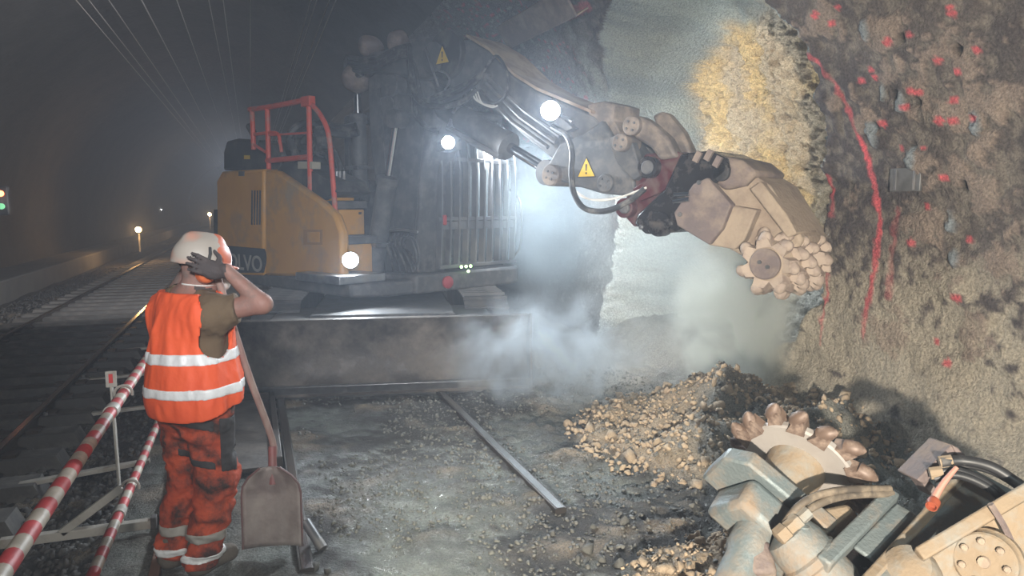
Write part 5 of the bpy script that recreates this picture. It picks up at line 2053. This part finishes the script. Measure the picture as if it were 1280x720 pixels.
# bracket at the top
m = MB()
b0 = [at(x, y, 2.98) - ao for x, y in ((1146, 600), (1190, 556), (1198, 562), (1156, 606))]
m.loft(b0, [p + (CR * -.0 + CW * .16) for p in b0])
m.build('mounting_bracket', M_tan2, ATT, .006)
m = MB()
b0 = [at(x, y, 2.97) - ao for x, y in ((1190, 556), (1198, 560), (1214, 576), (1204, 582))]
m.loft(b0, [p + CW * .14 for p in b0])
m.build('bracket_foot', M_tan2, ATT, .006)
m = MB()
b0 = [at(x, y, 2.99) - ao for x, y in ((1150, 600), (1160, 598), (1172, 612), (1166, 622))]
m.loft(b0, [p + CW * .1 for p in b0])
m.build('bracket_foot', M_tan2, ATT, .006)
for i, pts in enumerate([((1176, 578, 2.92), (1205, 576, 2.90), (1240, 584, 2.85), (1275, 606, 2.80), (1300, 622, 2.78)), ((1164, 592, 2.93), (1195, 588, 2.90), (1230, 602, 2.84), (1262, 628, 2.78), (1292, 664, 2.72)), ((1168, 598, 2.92), (1198, 594, 2.88), (1236, 610, 2.82), (1266, 640, 2.76), (1288, 680, 2.70)), ((1180, 584, 2.94), (1210, 582, 2.92), (1246, 592, 2.87), (1290, 620, 2.82))]):
    m = MB()
    m.tube([at(*p) - ao for p in pts], (.021, .017, .017, .014)[i], 10, True, 6)
    m.build('hydraulic_hose', M_hose, ATT)
for p, q in (((1174, 578), (1190, 576)), ((1162, 592), (1178, 590))):
    m = MB()
    m.cyl(at(p[0], p[1], 2.93) - ao, at(q[0], q[1], 2.915) - ao, .026, 8)
    m.build('hose_ferrule', M_sand, ATT)
m = MB()
m.tube([at(x, y, 2.86) - ao for x, y in ((1196, 584), (1184, 598), (1174, 612), (1164, 630))], [.009, .015, .016, .016], 10, True, 4)
cp = m.build('protective_sleeve', mat('pale_pink_sleeve', (.50, .24, .18), (.42, .20, .15), 9, .6), ATT)
m = MB()
cd = (at(1160, 640, 2.80) - at(1168, 624, 2.86)).normalized()
m.lathe([(.020, 0), (.024, .005), (.024, .026), (.022, .03), (.022, .042), (.018, .042), (.016, .025)], at(1168, 626, 2.85) - ao, cd, 16)
m.build('red_cap', mat('red_plastic_cap', (.36, .085, .04), (.30, .07, .035), 8, .5), cp)

# ------------------------------------------------------------------ rubble
M_rub = mat('ochre_rubble', (.50, .385, .26), (.38, .295, .21), 9, .9, bump=.5, bscale=40, dust=(.33, .25, .18), dust_amt=.3, dust_scale=6)
M_rub2 = mat('grey_rubble', (.16, .155, .135), (.10, .098, .088), 9, .6, bump=.5, bscale=40)
M_bal = mat('dark_ballast', (.055, .052, .05), (.085, .08, .075), 5, .85, bump=.4, bscale=40)


def hull(seed, n=11, flat=.7):
    r = np.random.default_rng(seed)
    bm = bmesh.new()
    for _ in range(n):
        v = r.normal(size=3)
        v /= np.linalg.norm(v)
        v *= (.75 + .35 * r.random())
        bm.verts.new((v[0], v[1] * .85, v[2] * flat))
    res = bmesh.ops.convex_hull(bm, input=bm.verts)
    bmesh.ops.delete(bm, geom=[g for g in res['geom_interior'] if isinstance(g, bmesh.types.BMVert)], context='VERTS')
    bmesh.ops.triangulate(bm, faces=bm.faces)
    bmesh.ops.recalc_face_normals(bm, faces=bm.faces)
    bm.verts.index_update()
    V = np.array([v.co[:] for v in bm.verts])
    T = np.array([[v.index for v in f.verts] for f in bm.faces])
    bm.free()
    return V, T


HULLS = [hull(200 + i, 12, .55 + .04 * (i % 6)) for i in range(10)]


def hull_mesh(i, m_):
    V, T = HULLS[i]
    return np_mesh('stone', V, T, m_, smooth=False)


def rots(r, n):
    q = r.normal(size=(n, 4))
    q /= np.linalg.norm(q, axis=1)[:, None]
    w, x, y, z = q.T
    return np.stack([np.stack([1 - 2 * (y * y + z * z), 2 * (x * y - z * w), 2 * (x * z + y * w)], 1), np.stack([2 * (x * y + z * w), 1 - 2 * (x * x + z * z), 2 * (y * z - x * w)], 1), np.stack([2 * (x * z - y * w), 2 * (y * z + x * w), 1 - 2 * (x * x + y * y)], 1)], 1)


def stones_stuff(name, P, S, m_, label, cat, seed):
    r = np.random.default_rng(seed)
    R_ = rots(r, len(P))
    Vs, Ts, n = [], [], 0
    k = r.integers(0, len(HULLS), len(P))
    for h in range(len(HULLS)):
        ii = np.where(k == h)[0]
        V, T = HULLS[h]
        if not len(ii): continue
        W_ = np.einsum('nij,vj->nvi', R_[ii], V) * S[ii][:, None, None] + P[ii][:, None, :]
        Vs.append(W_.reshape(-1, 3))
        Ts.append((T[None] + (np.arange(len(ii)) * len(V))[:, None, None] + n).reshape(-1, 3))
        n += len(ii) * len(V)
    o = link(name, np_mesh(name, np.concatenate(Vs), np.concatenate(Ts), m_, smooth=False))
    tag(o, label, cat, kind='stuff')
    return o


r = np.random.default_rng(11)


def place(n, fx):
    X, Y = fx(n)
    z = floor_height(X, Y)[0]
    return np.stack([X, Y, z], 1)


def heap_pts(n):
    a = r.random(n) * 2 * PI
    q = np.sqrt(r.random(n)) * 1.02
    X, Y = 3.65 + 1.35 * q * np.cos(a), 4.8 + 1.3 * q * np.sin(a)
    k = X < 5.0
    return X[k], Y[k]


def heap2_pts(n):
    a = r.random(n) * 2 * PI
    q = np.sqrt(r.random(n)) * .95
    return 2.25 + .75 * q * np.cos(a), 2.75 + .55 * q * np.sin(a)


big1 = place(300, heap_pts)
big1 = big1[(big1[:, 0] < 4.25)][:130]
big2 = place(150, heap2_pts)
meshes = [hull_mesh(i, M_rub) for i in range(10)]
RS = rots(r, 400)


def lone(P, i, s_, me_, nm, label, cat, group):
    o = bpy.data.objects.new(nm, me_)
    COL.objects.link(o)
    M4 = Matrix([list(RS[i][0]) + [0], list(RS[i][1]) + [0], list(RS[i][2]) + [0], [0, 0, 0, 1]])
    o.matrix_world = Matrix.Translation(Vector(P)) @ M4 @ Matrix.Diagonal((s_, s_, s_, 1))
    tag(o, label, cat, group)


for i, p in enumerate(big1):
    s_ = .035 + .05 * r.random() ** 2.2
    lone(p + np.array([0, 0, s_ * .25]), i, s_, meshes[i % 10], 'rubble_stone', 'ochre rock fragment on the spoil heap sliding out of the niche', 'stone', 'rubble on the spoil heap')
for i, p in enumerate(big2):
    s_ = .024 + .026 * r.random() ** 1.6
    lone(p + np.array([0, 0, s_ * .25]), 150 + i, s_, meshes[i % 10], 'rubble_stone', 'ochre rock fragment in the pile at the bottom edge left of the rock saw', 'stone', 'rubble beside the rock saw')
P = place(2600, heap_pts)
stones_stuff('heap_gravel', P + [0, 0, .008], .012 + .028 * r.random(len(P)) ** 1.8, M_rub, 'small ochre rock chips covering the spoil heap', 'gravel', 12)
P = place(900, heap2_pts)
stones_stuff('pile_gravel', P + [0, 0, .004], .008 + .016 * r.random(len(P)) ** 1.6, M_rub, 'small ochre chips between the stones of the near pile', 'gravel', 13)


def mud_pts(n):
    X, Y = .3 + r.random(n) * 3.6, 2.4 + r.random(n) * 5.2
    w_ = fbm(X * 1.4, Y * 1.4, seed=131, oct=4) + .5 * np.exp(-((X - 1.4) / .5) ** 2) + .5 * (X > 2.6) * (Y < 5) + .35 * (X > 1.75)
    k = (w_ + .3 * r.random(n)) > .35
    return X[k], Y[k]


P = place(16000, mud_pts)
stones_stuff('floor_gravel', P, .006 + .022 * r.random(len(P)) ** 3.5, M_rub2, 'loose grey-brown gravel scattered over the muddy floor', 'gravel', 14)


def bal_pts(n):
    X = -1.75 + r.random(n) * 0.95
    return X, 3.2 + (r.random(n) ** 1.6) * 16


P = place(5200, bal_pts)
stones_stuff('track_ballast', P + [0, 0, -.005], .018 + .026 * r.random(len(P)), M_bal, 'dark ballast stones between the running track and the barrier', 'ballast', 15)


def bal2(n):
    return -4.6 + r.random(n) * 2.7, 6 + (r.random(n) ** 1.5) * 20


X, Y = bal2(5000)
P = np.stack([X, Y, np.full(len(X), -.10)], 1)
stones_stuff('track_bed_ballast', P, .02 + .02 * r.random(len(P)), M_bal, 'dark ballast stones between the sleepers of the running track', 'ballast', 16)
# a few loose lumps on the silt that can be picked out
where = ['largest grey stone just beyond the cut end of the shiny rail', 'smaller grey stone touching the largest one near the rail end', 'grey stone right of the rail end towards the near rubble pile', 'grey stone lying against the shiny rail just before its end', 'small stone on the silt left of the shiny rail', 'tiny stone alone in the middle of the silt', 'grey stone at the foot of the big spoil heap', 'grey stone between the rail end and the spoil heap', 'grey stone at the left edge of the near rubble pile', 'muddy lump at the bottom edge beside the steel pipe stub', 'smaller muddy lump right of the steel pipe stub']
for i, (px, py, s_) in enumerate(((735, 690, .05), (722, 700, .035), (752, 700, .04), (690, 668, .03), (642, 600, .022), (520, 612, .02), (780, 660, .05), (742, 662, .035), (775, 710, .05), (395, 712, .035), (410, 716, .028))):
    g = on_ground(px, py)
    z_ = float(floor_height(np.array([g.x]), np.array([g.y]))[0][0])
    lone((g.x, g.y, z_ + s_ * .3), 320 + i, s_, hull_mesh(i % 10, M_rub2), 'loose_stone', where[i], 'stone', 'loose stones on the silt')


# ------------------------------------------------------------------ dust clouds
def cloud(name, centre, radii, dens, color, label, seed, scale=2.2, rot=(0, 0, 0), thr=.42):
    m = bpy.data.materials.new(name)
    m.use_nodes = True
    N, L = m.node_tree.nodes, m.node_tree.links
    N.clear()
    out = N.new('ShaderNodeOutputMaterial')
    v = N.new('ShaderNodeVolumePrincipled')
    v.inputs['Color'].default_value = (*color, 1)
    v.inputs['Anisotropy'].default_value = .2
    tc = N.new('ShaderNodeTexCoord')
    ln = N.new('ShaderNodeVectorMath')
    ln.operation = 'LENGTH'
    L.new(tc.outputs['Object'], ln.inputs[0])
    fo = N.new('ShaderNodeMapRange')
    fo.interpolation_type = 'SMOOTHSTEP'
    fo.inputs[1].default_value = 1.0
    fo.inputs[2].default_value = .15
    L.new(ln.outputs['Value'], fo.inputs[0])
    mpn = N.new('ShaderNodeMapping')
    mpn.inputs['Location'].default_value = (seed * 3.1, seed * 1.7, seed)
    mpn.inputs['Scale'].default_value = tuple(q * scale for q in radii)
    L.new(tc.outputs['Object'], mpn.inputs[0])
    nz = N.new('ShaderNodeTexNoise')
    nz.inputs['Scale'].default_value = 1
    nz.inputs['Detail'].default_value = 4
    nz.inputs['Distortion'].default_value = .6
    L.new(mpn.outputs[0], nz.inputs['Vector'])
    r_ = N.new('ShaderNodeMapRange')
    r_.inputs[1].default_value = thr
    r_.inputs[2].default_value = thr + .28
    L.new(nz.outputs[0], r_.inputs[0])
    mu = N.new('ShaderNodeMath')
    mu.operation = 'MULTIPLY'
    L.new(fo.outputs[0], mu.inputs[0])
    L.new(r_.outputs[0], mu.inputs[1])
    m2 = N.new('ShaderNodeMath')
    m2.operation = 'MULTIPLY'
    L.new(mu.outputs[0], m2.inputs[0])
    m2.inputs[1].default_value = dens
    L.new(m2.outputs[0], v.inputs['Density'])
    L.new(v.outputs[0], out.inputs['Volume'])
    bm = bmesh.new()
    bmesh.ops.create_icosphere(bm, subdivisions=3, radius=1)
    me = bpy.data.meshes.new(name)
    bm.to_mesh(me)
    bm.free()
    me.materials.append(m)
    o = link(name, me)
    o.location = centre
    o.scale = radii
    o.rotation_euler = rot
    tag(o, label, 'dust cloud', kind='stuff')
    return o


cloud('dust_plume', (4.1, 5.45, .85), (.60, .75, .95), 14.0, (.90, .93, .88), 'pale dust plume falling from the milling drum', 1, 2.4, thr=.36)
cloud('dust_cloud', (2.7, 6.45, .42), (1.2, 1.0, .75), 7.0, (.80, .88, .95), 'bluish dust cloud rolling in front of the dozer blade', 2, 2.6, thr=.44)
cloud('hanging_dust', (3.7, 9.2, 1.6), (1.1, 1.4, 1.5), 1.3, (.80, .92, 1.0), 'bluish lit dust hanging between the caged cab and the niche', 4, 1.3, thr=.3)
cloud('niche_dust', (4.7, 7.6, 1.3), (1.3, 1.9, 1.7), .45, (.84, .93, .95), 'bright thin dust hanging in the milled niche', 3, 1.4, thr=.3)
